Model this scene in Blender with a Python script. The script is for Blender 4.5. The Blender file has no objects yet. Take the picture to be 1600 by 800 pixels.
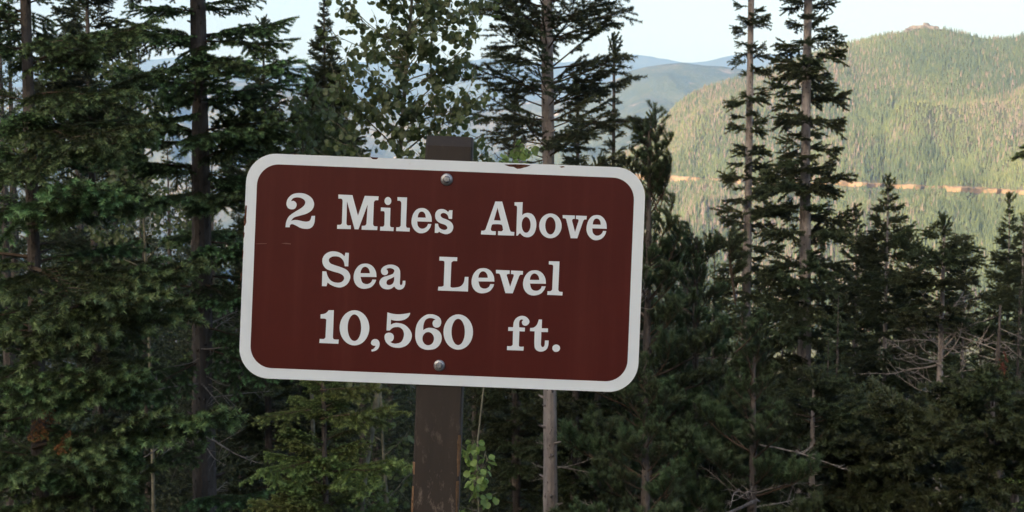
import bpy, math, random
import numpy as np
from mathutils import Vector, Matrix

random.seed(7)
RNG = np.random.default_rng(11)
SC = bpy.context.scene
COL = SC.collection
R = math.radians

# ------------------------------------------------------------------ camera, sky, sun, exposure
F = 1931.0                      # focal length in pixels of the 1600 px wide photograph
CAM = np.array([0.0, 0.0, 1.6])
PITCH = R(4.0)
FWD = np.array([0, math.cos(PITCH), -math.sin(PITCH)])
UPV = np.array([0, math.sin(PITCH), math.cos(PITCH)])
RGT = np.array([1.0, 0, 0])
SIGN_D = 2.81

cam_data = bpy.data.cameras.new("camera")
cam = bpy.data.objects.new("camera", cam_data)
COL.objects.link(cam)
cam.location = CAM
cam.rotation_euler = (R(90) - PITCH, 0, 0)
cam_data.sensor_width = 36.0
cam_data.lens = F / 1600.0 * 36.0
cam_data.clip_start = 0.05
cam_data.clip_end = 60000
cam_data.dof.use_dof = True
cam_data.dof.focus_distance = SIGN_D
cam_data.dof.aperture_fstop = 15.0
SC.camera = cam

SUN_EL = R(16.5)
SUN_AZ = R(214)                 # compass style: 0 = +Y, clockwise; the sun stands behind and left of the camera
world = bpy.data.worlds.new("World")
SC.world = world
world.use_nodes = True
wn = world.node_tree.nodes
wl = world.node_tree.links
sky = wn.new("ShaderNodeTexSky")
sky.sky_type = 'NISHITA'
sky.sun_disc = False
sky.sun_elevation = SUN_EL
sky.sun_rotation = SUN_AZ
sky.altitude = 0
sky.air_density = 0.85
sky.dust_density = 5.5
sky.ozone_density = 0.4
wl.new(sky.outputs[0], wn["Background"].inputs[0])
wn["Background"].inputs[1].default_value = 0.15

sd = bpy.data.lights.new("sun", 'SUN')
sd.energy = 2.5
sd.angle = R(0.53)
sd.color = (1.0, 0.985, 0.96)
sun = bpy.data.objects.new("sun", sd)
COL.objects.link(sun)
to_sun = Vector((math.sin(SUN_AZ) * math.cos(SUN_EL), math.cos(SUN_AZ) * math.cos(SUN_EL), math.sin(SUN_EL)))
sun.rotation_euler = to_sun.to_track_quat('Z', 'Y').to_euler()
sun.location = (-30, -40, 60)

SC.view_settings.view_transform = 'Standard'
SC.view_settings.look = 'None'
SC.view_settings.gamma = 1.0
SC.view_settings.exposure = 1.32
SC.view_settings.use_white_balance = True      # the photograph's own white balance, set for the shade
SC.view_settings.white_balance_temperature = 6600
SC.view_settings.white_balance_tint = 13

SC.render.engine = 'CYCLES'
cy = SC.cycles
cy.max_bounces = 6
cy.diffuse_bounces = 3
cy.glossy_bounces = 2
cy.transmission_bounces = 3
cy.transparent_max_bounces = 6
cy.volume_bounces = 1
cy.sample_clamp_indirect = 6.0
cy.use_denoising = True
try:
    cy.denoiser = 'OPENIMAGEDENOISE'
    cy.denoising_input_passes = 'RGB_ALBEDO_NORMAL'
except Exception:
    pass

# ------------------------------------------------------------------ helpers
def P(px, py, d):
    """world point seen at photo pixel (px, py) at depth d"""
    return CAM + d * (FWD + (px - 800) / F * RGT - (py - 400) / F * UPV)

def tag(o, label=None, cat=None, group=None, kind=None):
    if label: o['label'] = label
    if cat: o['category'] = cat
    if group: o['group'] = group
    if kind: o['kind'] = kind
    return o

def link(o, parent=None):
    COL.objects.link(o)
    if parent is not None:
        o.parent = parent
    return o

def empty(name, loc):
    o = bpy.data.objects.new(name, None)
    o.empty_display_size = 0.2
    o.location = loc
    return link(o)

def mesh_np(name, V, polys, mats=(), mat_idx=None, attrs=None, smooth=False):
    """polys: list of int arrays (n,k) with the same k inside each array"""
    V = np.asarray(V, dtype=np.float32)
    me = bpy.data.meshes.new(name)
    me.vertices.add(len(V))
    me.vertices.foreach_set("co", V.ravel())
    loops, starts, totals = [], [], []
    s = 0
    for a in polys:
        a = np.asarray(a, dtype=np.int32)
        if a.size == 0: continue
        k = a.shape[1]
        loops.append(a.ravel())
        starts.append(s + np.arange(len(a), dtype=np.int32) * k)
        totals.append(np.full(len(a), k, dtype=np.int32))
        s += a.size
    loops = np.concatenate(loops); starts = np.concatenate(starts); totals = np.concatenate(totals)
    me.loops.add(len(loops))
    me.loops.foreach_set("vertex_index", loops)
    me.polygons.add(len(starts))
    me.polygons.foreach_set("loop_start", starts)
    me.polygons.foreach_set("loop_total", totals)
    if mat_idx is not None:
        me.polygons.foreach_set("material_index", np.asarray(mat_idx, dtype=np.int32))
    me.polygons.foreach_set("use_smooth", np.full(len(starts), smooth))
    for m in mats: me.materials.append(m)
    if attrs:
        for k, v in attrs.items():
            at = me.attributes.new(k, 'FLOAT', 'POINT')
            at.data.foreach_set("value", np.asarray(v, dtype=np.float32))
    me.update(calc_edges=True)
    me.validate()
    return me

def _hash(ix, iy, seed):
    h = (ix.astype(np.int64) * 374761393 + iy.astype(np.int64) * 668265263 + seed * 1442695041) & 0xFFFFFFFF
    h = ((h ^ (h >> 13)) * 1274126177) & 0xFFFFFFFF
    return ((h ^ (h >> 16)) & 0xFFFF) / 65535.0

def vnoise(x, y, seed=0):
    x = np.asarray(x, float); y = np.asarray(y, float)
    ix = np.floor(x).astype(np.int64); iy = np.floor(y).astype(np.int64)
    fx = x - ix; fy = y - iy
    fx = fx * fx * (3 - 2 * fx); fy = fy * fy * (3 - 2 * fy)
    a = _hash(ix, iy, seed); b = _hash(ix + 1, iy, seed); c = _hash(ix, iy + 1, seed); d = _hash(ix + 1, iy + 1, seed)
    return (a * (1 - fx) + b * fx) * (1 - fy) + (c * (1 - fx) + d * fx) * fy

def fbm(x, y, seed=0, oct=4):
    r = 0.0; amp = 0.5; f = 1.0
    for i in range(oct):
        r = r + amp * (vnoise(np.asarray(x) * f, np.asarray(y) * f, seed + i * 17) - 0.5)
        amp *= 0.5; f *= 2.03
    return r

# ------------------------------------------------------------------ materials
def nmat(name):
    m = bpy.data.materials.new(name)
    m.use_nodes = True
    nt = m.node_tree
    b = nt.nodes["Principled BSDF"]
    return m, nt, b

def ramp(nt, fac, stops):
    n = nt.nodes.new("ShaderNodeValToRGB")
    e = n.color_ramp.elements
    while len(e) < len(stops): e.new(0.5)
    for i, (p, c) in enumerate(stops):
        e[i].position = p
        e[i].color = (*c, 1)
    nt.links.new(fac, n.inputs[0])
    return n.outputs[0]

def mix(nt, fac, a, b, mode='MIX'):
    n = nt.nodes.new("ShaderNodeMix")
    n.data_type = 'RGBA'
    n.blend_type = mode
    def put(sock, v):
        if isinstance(v, (tuple, list)): sock.default_value = (*v, 1)
        elif isinstance(v, (int, float)): sock.default_value = v
        else: nt.links.new(v, sock)
    put(n.inputs[0], fac); put(n.inputs[6], a); put(n.inputs[7], b)
    return n.outputs[2]

def mathn(nt, op, a, b=0.0, clamp=False):
    n = nt.nodes.new("ShaderNodeMath")
    n.operation = op
    n.use_clamp = clamp
    for i, v in enumerate((a, b)):
        if isinstance(v, (int, float)): n.inputs[i].default_value = v
        else: nt.links.new(v, n.inputs[i])
    return n.outputs[0]

def noise(nt, scale, detail=4, coord='Object', stretch=None, rough=0.55):
    tc = nt.nodes.new("ShaderNodeTexCoord")
    out = tc.outputs[coord]
    if stretch:
        mp = nt.nodes.new("ShaderNodeMapping")
        mp.inputs['Scale'].default_value = stretch
        nt.links.new(out, mp.inputs[0]); out = mp.outputs[0]
    n = nt.nodes.new("ShaderNodeTexNoise")
    n.inputs['Scale'].default_value = scale
    n.inputs['Detail'].default_value = detail
    n.inputs['Roughness'].default_value = rough
    nt.links.new(out, n.inputs['Vector'])
    return n.outputs['Fac']

def attr(nt, name):
    n = nt.nodes.new("ShaderNodeAttribute")
    n.attribute_name = name
    return n.outputs['Fac']

def objrand(nt):
    return nt.nodes.new("ShaderNodeObjectInfo").outputs['Random']

def bump(nt, b, h, strength=0.4, dist=0.01):
    n = nt.nodes.new("ShaderNodeBump")
    n.inputs['Strength'].default_value = strength
    n.inputs['Distance'].default_value = dist
    nt.links.new(h, n.inputs['Height'])
    nt.links.new(n.outputs[0], b.inputs['Normal'])

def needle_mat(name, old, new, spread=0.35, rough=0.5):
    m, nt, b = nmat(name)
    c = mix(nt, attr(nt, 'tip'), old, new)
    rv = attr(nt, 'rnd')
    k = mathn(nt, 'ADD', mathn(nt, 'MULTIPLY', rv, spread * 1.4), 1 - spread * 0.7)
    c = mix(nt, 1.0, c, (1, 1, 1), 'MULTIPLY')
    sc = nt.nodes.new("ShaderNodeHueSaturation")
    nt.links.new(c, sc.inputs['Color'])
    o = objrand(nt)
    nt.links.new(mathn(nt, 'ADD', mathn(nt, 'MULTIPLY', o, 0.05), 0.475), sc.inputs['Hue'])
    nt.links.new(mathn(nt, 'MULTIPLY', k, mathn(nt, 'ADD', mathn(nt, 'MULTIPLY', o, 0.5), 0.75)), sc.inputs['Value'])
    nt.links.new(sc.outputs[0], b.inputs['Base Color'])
    b.inputs['Roughness'].default_value = rough
    b.inputs['Specular IOR Level'].default_value = 0.35
    return m

def plain(name, col, rough=0.7, spec=0.3, metal=0.0):
    m, nt, b = nmat(name)
    b.inputs['Base Color'].default_value = (*col, 1)
    b.inputs['Roughness'].default_value = rough
    b.inputs['Specular IOR Level'].default_value = spec
    b.inputs['Metallic'].default_value = metal
    return m

def bark_mat(name, c0, c1, c2, scale=9, stretch=(1, 1, 0.25)):
    m, nt, b = nmat(name)
    n1 = noise(nt, scale, 6, stretch=stretch, rough=0.65)
    n2 = noise(nt, scale * 3.3, 4, stretch=(1, 1, 0.7))
    c = ramp(nt, n1, [(0.3, c0), (0.52, c1), (0.72, c2)])
    c = mix(nt, mathn(nt, 'GREATER_THAN', n2, 0.64), c, c0)
    nt.links.new(c, b.inputs['Base Color'])
    b.inputs['Roughness'].default_value = 0.9
    b.inputs['Specular IOR Level'].default_value = 0.15
    bump(nt, b, mathn(nt, 'ADD', n1, n2), 0.7, 0.02)
    return m

M = {}
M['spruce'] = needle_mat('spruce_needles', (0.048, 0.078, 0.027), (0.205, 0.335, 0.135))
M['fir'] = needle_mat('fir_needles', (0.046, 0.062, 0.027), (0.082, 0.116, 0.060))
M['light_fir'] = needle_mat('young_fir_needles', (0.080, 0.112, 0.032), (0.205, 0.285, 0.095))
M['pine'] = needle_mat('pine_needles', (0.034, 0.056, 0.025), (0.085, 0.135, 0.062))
M['brown_needle'] = needle_mat('dead_needles', (0.19, 0.062, 0.024), (0.26, 0.10, 0.045))
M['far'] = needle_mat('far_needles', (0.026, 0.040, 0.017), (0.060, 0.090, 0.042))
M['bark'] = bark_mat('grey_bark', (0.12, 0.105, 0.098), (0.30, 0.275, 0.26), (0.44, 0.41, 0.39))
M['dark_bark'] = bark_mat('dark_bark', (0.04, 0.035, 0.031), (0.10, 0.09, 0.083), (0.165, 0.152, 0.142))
M['twig'] = plain('twig_bark', (0.085, 0.066, 0.05), 0.9, 0.1)
M['dead_wood'] = bark_mat('bleached_dead_wood', (0.12, 0.10, 0.09), (0.27, 0.245, 0.22), (0.36, 0.335, 0.30), 14, (1, 1, 1))
M['aspen_bark'] = bark_mat('aspen_bark', (0.07, 0.068, 0.05), (0.17, 0.17, 0.125), (0.23, 0.23, 0.17), 7, (1, 1, 1.6))

def leaf_mat(name, c0, c1):
    m, nt, b = nmat(name)
    o = objrand(nt)
    rv = attr(nt, 'rnd')
    f = mathn(nt, 'FRACT', mathn(nt, 'ADD', o, rv))
    c = mix(nt, f, c0, c1)
    geo = nt.nodes.new("ShaderNodeNewGeometry")
    c = mix(nt, mathn(nt, 'MULTIPLY', geo.outputs['Backfacing'], 0.4), c, (0.17, 0.20, 0.14))   # the paler underside of an aspen leaf
    nt.links.new(c, b.inputs['Base Color'])
    b.inputs['Roughness'].default_value = 0.5
    tr = nt.nodes.new("ShaderNodeBsdfTranslucent")
    nt.links.new(mix(nt, 1.0, c, (1.2, 1.3, 0.6), 'MULTIPLY'), tr.inputs[0])
    ms = nt.nodes.new("ShaderNodeMixShader")
    ms.inputs[0].default_value = 0.36
    out = nt.nodes["Material Output"]
    nt.links.new(b.outputs[0], ms.inputs[1]); nt.links.new(tr.outputs[0], ms.inputs[2])
    nt.links.new(ms.outputs[0], out.inputs[0])
    return m
M['leaf'] = leaf_mat('aspen_leaf', (0.065, 0.095, 0.042), (0.11, 0.15, 0.065))
M['young_leaf'] = leaf_mat('young_aspen_leaf', (0.14, 0.23, 0.06), (0.20, 0.31, 0.09))

# ------------------------------------------------------------------ terrain and hills
def ground_z(x, y):
    x = np.asarray(x, float); y = np.asarray(y, float)
    z = np.where(y > 2.0, -0.30 * (y - 2.0), 0.0)
    z = np.where(y > 60, -0.30 * 58 - 0.42 * (y - 60), z)
    z = np.where(y > 700, -0.30 * 58 - 0.42 * 640, z)
    # the slope above the road, behind the camera, rising to an unseen mountain shaped to keep the low sun off the foreground
    b = -(y + 9.0)
    sx, sy = math.sin(SUN_AZ), math.cos(SUN_AZ)
    al = x * sx + y * sy                      # metres towards the sun
    la = -x * sy + y * sx                     # metres across
    mtn = 178 * np.clip((al - 15) / 420, 0, 1) * np.exp(-(la / 210.0) ** 2) * np.where(al > 435, np.exp(-((al - 435) / 260.0) ** 2), 1.0)
    up = np.clip(b, 0, 14) * 0.35 + 0.05 * np.clip(b, 0, 500) + mtn * np.clip(b / 25, 0, 1)
    z = np.where(b > 0, up, z)
    rough = fbm(x * 0.35, y * 0.35, 3, 3) * np.clip((np.abs(y + 3.5) - 5.5) * 0.12, 0, 0.5)
    big = fbm(x * 0.01, y * 0.01, 5, 4) * np.clip((np.abs(y) - 60) * 0.2, 0, 40)
    return z + rough + big * np.where(y < 0, 0.8, 1.0)

def grid_axis(lo, hi, fine, n):
    t = np.linspace(-1, 1, n)
    s = np.sign(t) * (fine * np.abs(t) + (1 - fine) * np.abs(t) ** 4)
    return np.where(s < 0, -s * lo, s * hi)

def height_sheet(xs, ys, zf):
    X, Y = np.meshgrid(xs, ys)
    Z = zf(X, Y)
    V = np.stack([X, Y, Z], -1).reshape(-1, 3)
    nx, ny = len(xs), len(ys)
    i = np.arange(nx * ny).reshape(ny, nx)
    q = np.stack([i[:-1, :-1], i[:-1, 1:], i[1:, 1:], i[1:, :-1]], -1).reshape(-1, 4)
    return V, q

m, nt, b = nmat('forest_floor')
n1 = noise(nt, 0.9, 8, rough=0.7); n2 = noise(nt, 11, 5)
c = ramp(nt, n1, [(0.3, (0.028, 0.022, 0.015)), (0.5, (0.06, 0.046, 0.03)), (0.7, (0.05, 0.062, 0.026))])
c = mix(nt, mathn(nt, 'MULTIPLY', n2, 0.6), c, (0.085, 0.066, 0.045))
nt.links.new(c, b.inputs['Base Color']); b.inputs['Roughness'].default_value = 0.95
bump(nt, b, n2, 0.6, 0.05)
M['floor'] = m
V, q = height_sheet(grid_axis(-8500, 8500, 0.008, 260), np.concatenate([grid_axis(-900, 10300, 0.012, 340)]), ground_z)
g = link(bpy.data.objects.new('ground', mesh_np('ground', V, [q], [M['floor']], smooth=True)))
tag(g, kind='structure')

m, nt, b = nmat('asphalt')
n1 = noise(nt, 90, 4); n2 = noise(nt, 0.6, 5)
nt.links.new(mix(nt, n2, ramp(nt, n1, [(0.3, (0.03, 0.03, 0.031)), (0.7, (0.08, 0.08, 0.078))]), (0.055, 0.054, 0.05)), b.inputs['Base Color'])
b.inputs['Roughness'].default_value = 0.9
bump(nt, b, n1, 0.4, 0.01)
M['asphalt'] = m
def slab(name, x0, x1, y0, y1, z, mat):
    me = mesh_np(name, [(x0, y0, z), (x1, y0, z), (x1, y1, z), (x0, y1, z)], [np.array([[0, 1, 2, 3]])], [mat])
    return tag(link(bpy.data.objects.new(name, me)), kind='structure')
slab('road', -300, 300, -8.2, -0.9, 0.01, M['asphalt'])
slab('road_edge_line', -300, 300, -1.25, -1.13, 0.014, plain('road_paint', (0.78, 0.78, 0.75), 0.7))

def sil(pts, x):
    a = np.array(pts, float)
    return np.interp(x, a[:, 0], a[:, 1])

def hill(name, mat, xs, ytop, ybot, D0, D1, nv, relief, seed, skew=0.6, back=0.5, freq=1.0, bow=1.0):
    """a hillside lofted between its foot (depth D0) and its ridge (depth D1), with the far side falling away behind"""
    nb = max(4, nv // 4)
    v = np.concatenate([np.linspace(0, 1, nv), 1 + np.linspace(0, back, nb + 1)[1:]])
    PX, VV = np.meshgrid(xs, v)
    top = ytop(PX) ; bot = ybot(PX)
    vt = np.clip(VV, 0, 1)
    D = D0 + (D1 - D0) * VV
    zt = CAM[2] + D1 * (FWD[2] - (top - 400) / F * UPV[2])
    zb = CAM[2] + D0 * (FWD[2] - (bot - 400) / F * UPV[2])
    Z = zb + (zt - zb) * vt ** bow - np.clip(VV - 1, 0, None) * (D1 - D0) * 0.45
    lat = (PX - 800) / F * D1
    w = np.sin(np.pi * np.clip(VV * 0.93 + 0.05, 0, 1))
    sp = lat / relief / 6.0 * freq + skew * VV * 4.0
    rid = 1 - 2 * np.abs(vnoise(sp, VV * 1.3, seed) - 0.5) * 2
    Z = Z + w * relief * (rid * 0.75 + 1.6 * fbm(lat / relief * 0.9, VV * 9, seed + 3, 4)) - w * relief * 0.35
    dd = D * 1.0
    X = (PX - 800) / F * dd
    Y = dd
    V = np.stack([X, Y, Z], -1)
    ny, nx = PX.shape
    i = np.arange(nx * ny).reshape(ny, nx)
    q = np.stack([i[:-1, :-1], i[:-1, 1:], i[1:, 1:], i[1:, :-1]], -1).reshape(-1, 4)
    me = mesh_np(name, V.reshape(-1, 3), [q], [mat], smooth=True)
    o = tag(link(bpy.data.objects.new(name, me)), kind='structure')
    return o, V, nv

def hill_mat(name, stops, scale, rock=None, rscale=None, rthr=0.6, b_d=6.0):
    m, nt, b = nmat(name)
    n1 = noise(nt, scale, 8, rough=0.7)
    n0 = noise(nt, scale * 12, 5)
    c = ramp(nt, mathn(nt, 'ADD', mathn(nt, 'MULTIPLY', n1, 0.65), mathn(nt, 'MULTIPLY', n0, 0.35)), stops)
    if rock:
        n2 = noise(nt, rscale, 7, rough=0.68)
        f = mathn(nt, 'MULTIPLY', mathn(nt, 'SUBTRACT', n2, rthr), 14.0, True)
        c = mix(nt, f, c, rock)
    nt.links.new(c, b.inputs['Base Color'])
    b.inputs['Roughness'].default_value = 0.95
    b.inputs['Specular IOR Level'].default_value = 0.1
    bump(nt, b, mathn(nt, 'ADD', n0, n1), 0.8, b_d)
    return m

M['near_hill'] = hill_mat('dry_forest_hillside', [(0.32, (0.085, 0.098, 0.050)), (0.5, (0.115, 0.122, 0.066)), (0.68, (0.165, 0.150, 0.108))], 0.012, b_d=3)
M['rocky_hill'] = hill_mat('forested_rocky_hill', [(0.3, (0.045, 0.06, 0.03)), (0.5, (0.075, 0.09, 0.045)), (0.68, (0.12, 0.12, 0.07))], 0.006, (0.22, 0.18, 0.145), 0.007, 0.60)
M['foothill'] = hill_mat('pale_bare_foothills', [(0.3, (0.035, 0.05, 0.03)), (0.48, (0.07, 0.08, 0.05)), (0.66, (0.19, 0.17, 0.14))], 0.004, (0.36, 0.31, 0.27), 0.005, 0.585)
M['far_range'] = hill_mat('distant_range_forest', [(0.3, (0.035, 0.045, 0.03)), (0.6, (0.07, 0.08, 0.05)), (0.75, (0.13, 0.12, 0.09))], 0.002)

near_pts = [(760, 330), (900, 285), (1000, 225), (1060, 160), (1090, 142), (1120, 133), (1170, 118), (1210, 104), (1260, 88), (1320, 70), (1370, 60), (1400, 54), (1420, 49), (1440, 46),
            (1470, 48), (1490, 53), (1530, 60), (1565, 63), (1600, 53), (1660, 38), (1760, 30), (1900, 60), (2200, 120), (2600, 200)]
NX = np.arange(820, 2400, 7.0)
near_hill, NHV, NHN = hill('forested_hill', M['near_hill'], NX, lambda x: sil(near_pts, x), lambda x: 590 + 0 * x, 850, 1750, 120, 26, 21, skew=-1.1, freq=0.55, bow=0.92)

rock_pts = [(500, 260), (700, 230), (860, 190), (905, 150), (935, 134), (965, 122), (985, 110), (1010, 104), (1040, 100), (1065, 98), (1100, 103), (1130, 104), (1180, 110), (1300, 130), (1500, 170), (1900, 220)]
hill('rocky_hill', M['rocky_hill'], np.arange(520, 1700, 8.0), lambda x: sil(rock_pts, x), lambda x: 400 + 0 * x, 2400, 4600, 70, 130, 5, bow=0.95)

foot_pts = [(-400, 120), (0, 140), (250, 122), (420, 128), (520, 150), (600, 168), (680, 158), (760, 172), (840, 160), (930, 150), (1100, 150), (1500, 170)]
hill('foothills', M['foothill'], np.arange(-380, 1400, 9.0), lambda x: sil(foot_pts, x), lambda x: 420 + 0 * x, 2900, 5200, 60, 130, 9, freq=1.1)

far_pts = [(-1200, 60), (-400, 85), (100, 100), (300, 92), (430, 105), (520, 100), (560, 97), (620, 98), (700, 104), (760, 92), (820, 100), (880, 98), (930, 90), (985, 85), (1020, 90), (1060, 97), (1100, 98), (1130, 90),
           (1160, 86), (1200, 86), (1240, 83), (1400, 95), (2000, 60), (2600, 90)]
hill('distant_range', M['far_range'], np.arange(-800, 2300, 9.0), lambda x: sil(far_pts, x) + 3 * fbm(x * 0.03, x * 0, 8), lambda x: 350 + 0 * x, 6200, 9200, 60, 200, 31, freq=1.2, back=0.25)

def hill_point(u, v):
    """bilinear point on the forested hill: u in column units, v in row units"""
    i0 = np.clip(np.floor(v).astype(int), 0, NHV.shape[0] - 2); j0 = np.clip(np.floor(u).astype(int), 0, NHV.shape[1] - 2)
    fv = (v - i0)[:, None]; fu = (u - j0)[:, None]
    return (NHV[i0, j0] * (1 - fu) + NHV[i0, j0 + 1] * fu) * (1 - fv) + (NHV[i0 + 1, j0] * (1 - fu) + NHV[i0 + 1, j0 + 1] * fu) * fv

def to_px(p):
    q = p - CAM
    d = q @ FWD
    return 800 + F * (q @ RGT) / d, 400 - F * (q @ UPV) / d, d

# the orange road cut across the hill: a bench cut into the slope
cut_pts = [(820, 272), (1000, 276), (1130, 283), (1200, 287), (1260, 291), (1300, 286), (1380, 291), (1450, 294), (1530, 297), (1600, 302), (1700, 310), (2400, 330)]
cut_rows = []
pxs, pys, _ = to_px(NHV[:NHN].reshape(-1, 3))
pys = pys.reshape(NHN, -1)
cut_v = []
for j in range(NHV.shape[1]):
    col = pys[:, j]
    tgt = sil(cut_pts, NX[j])
    k = np.argmax(col < tgt)
    k = max(1, k)
    cut_v.append(k - 1 + (col[k - 1] - tgt) / max(1e-6, col[k - 1] - col[k]))
cut_v = np.array(cut_v)
us = np.arange(0, NHV.shape[1] - 1.01, 0.25)
cv = np.interp(us, np.arange(len(cut_v)), cut_v)
hw = 0.22 + 0.40 * (np.interp(us, np.arange(len(NX)), NX) < 1290) + 0.65 * np.clip(fbm(us * 0.10, us * 0, 4, 4) + 0.22, 0, 1)
rows = []
for t in (-1.0, -0.4, 0.2, 1.0):
    p = hill_point(us, np.clip(cv + hw * t * 0.8, 0, NHN - 2))
    p[:, 2] += {-1.0: -0.8, -0.4: 2.2, 0.2: 2.6, 1.0: -0.6}[t] + 0.8 * fbm(us * 1.3, us * 0 + t * 5, 6, 2)
    p[:, 1] -= {-1.0: 1.5, -0.4: 3.5, 0.2: 0.5, 1.0: 0.0}[t]
    rows.append(p)
Vc = np.concatenate(rows); n = len(us)
i = np.arange(4 * n).reshape(4, n)
q = np.stack([i[:-1, :-1], i[:-1, 1:], i[1:, 1:], i[1:, :-1]], -1).reshape(-1, 4)
m, nt, b = nmat('orange_cut_soil')
n1 = noise(nt, 0.05, 7, rough=0.7)
nt.links.new(ramp(nt, n1, [(0.40, (0.09, 0.09, 0.05)), (0.48, (0.24, 0.16, 0.085)), (0.57, (0.30, 0.21, 0.12)), (0.72, (0.32, 0.26, 0.19))]), b.inputs['Base Color'])
b.inputs['Roughness'].default_value = 0.95
tag(link(bpy.data.objects.new('road_cut', mesh_np('road_cut', Vc, [q], [m], smooth=False))), kind='structure')

# trees of the far hillside, one mass too many to count
def cone_trees(pts, h, w, tint, dead, name, mat, tiers=2, sides=5):
    n = len(pts)
    Vs, Ts, A1, A2 = [], [], [], []
    ang0 = RNG.uniform(0, 6.28, n)
    base = 0
    per = tiers * (sides + 1)
    for t in range(tiers):
        zb = h * (0.08 + 0.42 * t / tiers); zt = h * (1.0 if t == tiers - 1 else 0.72 + 0.1 * t)
        r = w * (1 - 0.42 * t)
        for s in range(sides):
            a = ang0 + s * 2 * math.pi / sides + 0.5 * t
            rr = r * RNG.uniform(0.7, 1.25, n)
            Vs.append(np.stack([pts[:, 0] + rr * np.cos(a), pts[:, 1] + rr * np.sin(a), pts[:, 2] + zb + h * RNG.uniform(-.05, .05, n)], -1))
        Vs.append(np.stack([pts[:, 0], pts[:, 1], pts[:, 2] + zt], -1))
    V = np.stack(Vs, 1).reshape(-1, 3)
    off = (np.arange(n) * per)[:, None]
    for t in range(tiers):
        b0 = t * (sides + 1)
        for s in range(sides):
            Ts.append(np.concatenate([off + b0 + s, off + b0 + (s + 1) % sides, off + b0 + sides], 1))
    T = np.concatenate(Ts)
    me = mesh_np(name, V, [T], [mat], attrs={'tint': np.repeat(tint, per), 'dead': np.repeat(dead, per)})
    return me

m, nt, b = nmat('hillside_conifers')
c = ramp(nt, attr(nt, 'tint'), [(0.0, (0.058, 0.084, 0.044)), (0.4, (0.092, 0.118, 0.054)), (0.8, (0.125, 0.155, 0.066)), (1.0, (0.16, 0.178, 0.075))])
c = mix(nt, attr(nt, 'dead'), c, (0.215, 0.165, 0.142))
nt.links.new(c, b.inputs['Base Color'])
b.inputs['Roughness'].default_value = 0.8
b.inputs['Specular IOR Level'].default_value = 0.15
M['hill_tree'] = m

N = 110000
u = RNG.uniform(20, NHV.shape[1] - 80, N); v = RNG.uniform(6, NHN + 1.5, N)
p = hill_point(u, v)
px_, py_, d_ = to_px(p)
near_cut = np.abs(v - np.interp(u, np.arange(len(cut_v)), cut_v)) < np.where(RNG.random(N) < 0.4, 0.12, 0.95)
dens = 0.80 + 1.3 * fbm(p[:, 0] * 0.008, p[:, 1] * 0.008, 12, 4)
keep = (~near_cut) & (RNG.random(N) < dens) & (px_ > 930) & (px_ < 1850) & ~((np.abs(px_ - 1443) < 30) & (v > NHN - 2.8))
p = p[keep]; v = v[keep]; u = u[keep]
n = len(p)
latp = (820 + u * 7.0 - 800) / F * 1750
spur = 1 - 4 * np.abs(vnoise(latp / 26 / 6.0 * 0.55 - 1.1 * v / (NHN - 1) * 4.0, v / (NHN - 1) * 1.3, 21) - 0.5)
stand = fbm(p[:, 0] * 0.006 + 3, p[:, 1] * 0.004, 41, 4) + 0.13 * spur  # random stands, plus diagonal shading bands put into the tint: crests lighter, gullies darker
tint = np.clip(0.42 + 1.5 * stand + RNG.normal(0, 0.2, n), 0, 1)
deadp = np.clip(0.19 + 0.10 * spur + 1.3 * fbm(p[:, 0] * 0.007, p[:, 1] * 0.003 + 7, 77, 4) + 0.22 * (v / NHN - 0.5), 0.02, 0.8)
dead = (RNG.random(n) < deadp) * RNG.uniform(0.5, 1, n)
hh = RNG.uniform(4.5, 9.5, n) * (1 - 0.25 * (tint > 0.7)); ww = hh * RNG.uniform(0.11, 0.18, n)
slot = (v - np.interp(u, np.arange(len(cut_v)), cut_v))
hh = np.where((slot < 0) & (slot > -3), hh * 0.55, hh)
p[:, 2] -= 0.5
ft = link(bpy.data.objects.new('hillside_forest', cone_trees(p, hh, ww, tint, dead, 'hillside_forest', M['hill_tree'])))
tag(ft, 'sunlit conifer forest covering the far hillside in green and grey stands', 'forest', kind='stuff')

# rocky outcrop on the summit
def crag(name, c, rx, ry, rz, seed, mat, nu=28, nv=14):
    U, W = np.meshgrid(np.linspace(0, 2 * np.pi, nu, endpoint=False), np.linspace(-0.2, np.pi / 2, nv))
    rr = 1 + 0.9 * fbm(np.cos(U) * 2.2 + 5, np.sin(U) * 2.2 + W * 2.5, seed, 4) + 0.35 * np.round(3 * vnoise(np.cos(U) * 3, np.sin(U) * 3 + W * 3, seed + 2)) / 3 - 0.17
    V = np.stack([c[0] + rx * rr * np.cos(U) * np.cos(W), c[1] + ry * rr * np.sin(U) * np.cos(W), c[2] + rz * rr * np.sin(W)], -1)
    i = np.arange(nu * nv).reshape(nv, nu); j = np.roll(i, -1, 1)
    q = np.stack([i[:-1], j[:-1], j[1:], i[1:]], -1).reshape(-1, 4)
    return link(bpy.data.objects.new(name, mesh_np(name, V.reshape(-1, 3), [q], [mat])))
m, nt, b = nmat('pinkish_granite')
n1 = noise(nt, 0.12, 7, rough=0.7)
nt.links.new(ramp(nt, n1, [(0.32, (0.06, 0.06, 0.04)), (0.5, (0.16, 0.142, 0.118)), (0.68, (0.24, 0.212, 0.18))]), b.inputs['Base Color'])
b.inputs['Roughness'].default_value = 0.95
bump(nt, b, n1, 0.8, 2)
M['granite'] = m
for k, (px, py, rx, rz) in enumerate([(1442, 50, 22, 11), (1466, 54, 14, 8), (1419, 56, 13, 7)]):
    o = crag('rock_outcrop', P(px, py + 2, 1745), rx, 16, rz, 50 + k, M['granite'])
    tag(o, ['largest bare granite outcrop crowning the sunlit summit', 'low granite outcrop just right of the summit rocks', 'small granite outcrop just left of the summit rocks'][k], 'rock', 'rock outcrops on the summit')

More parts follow.
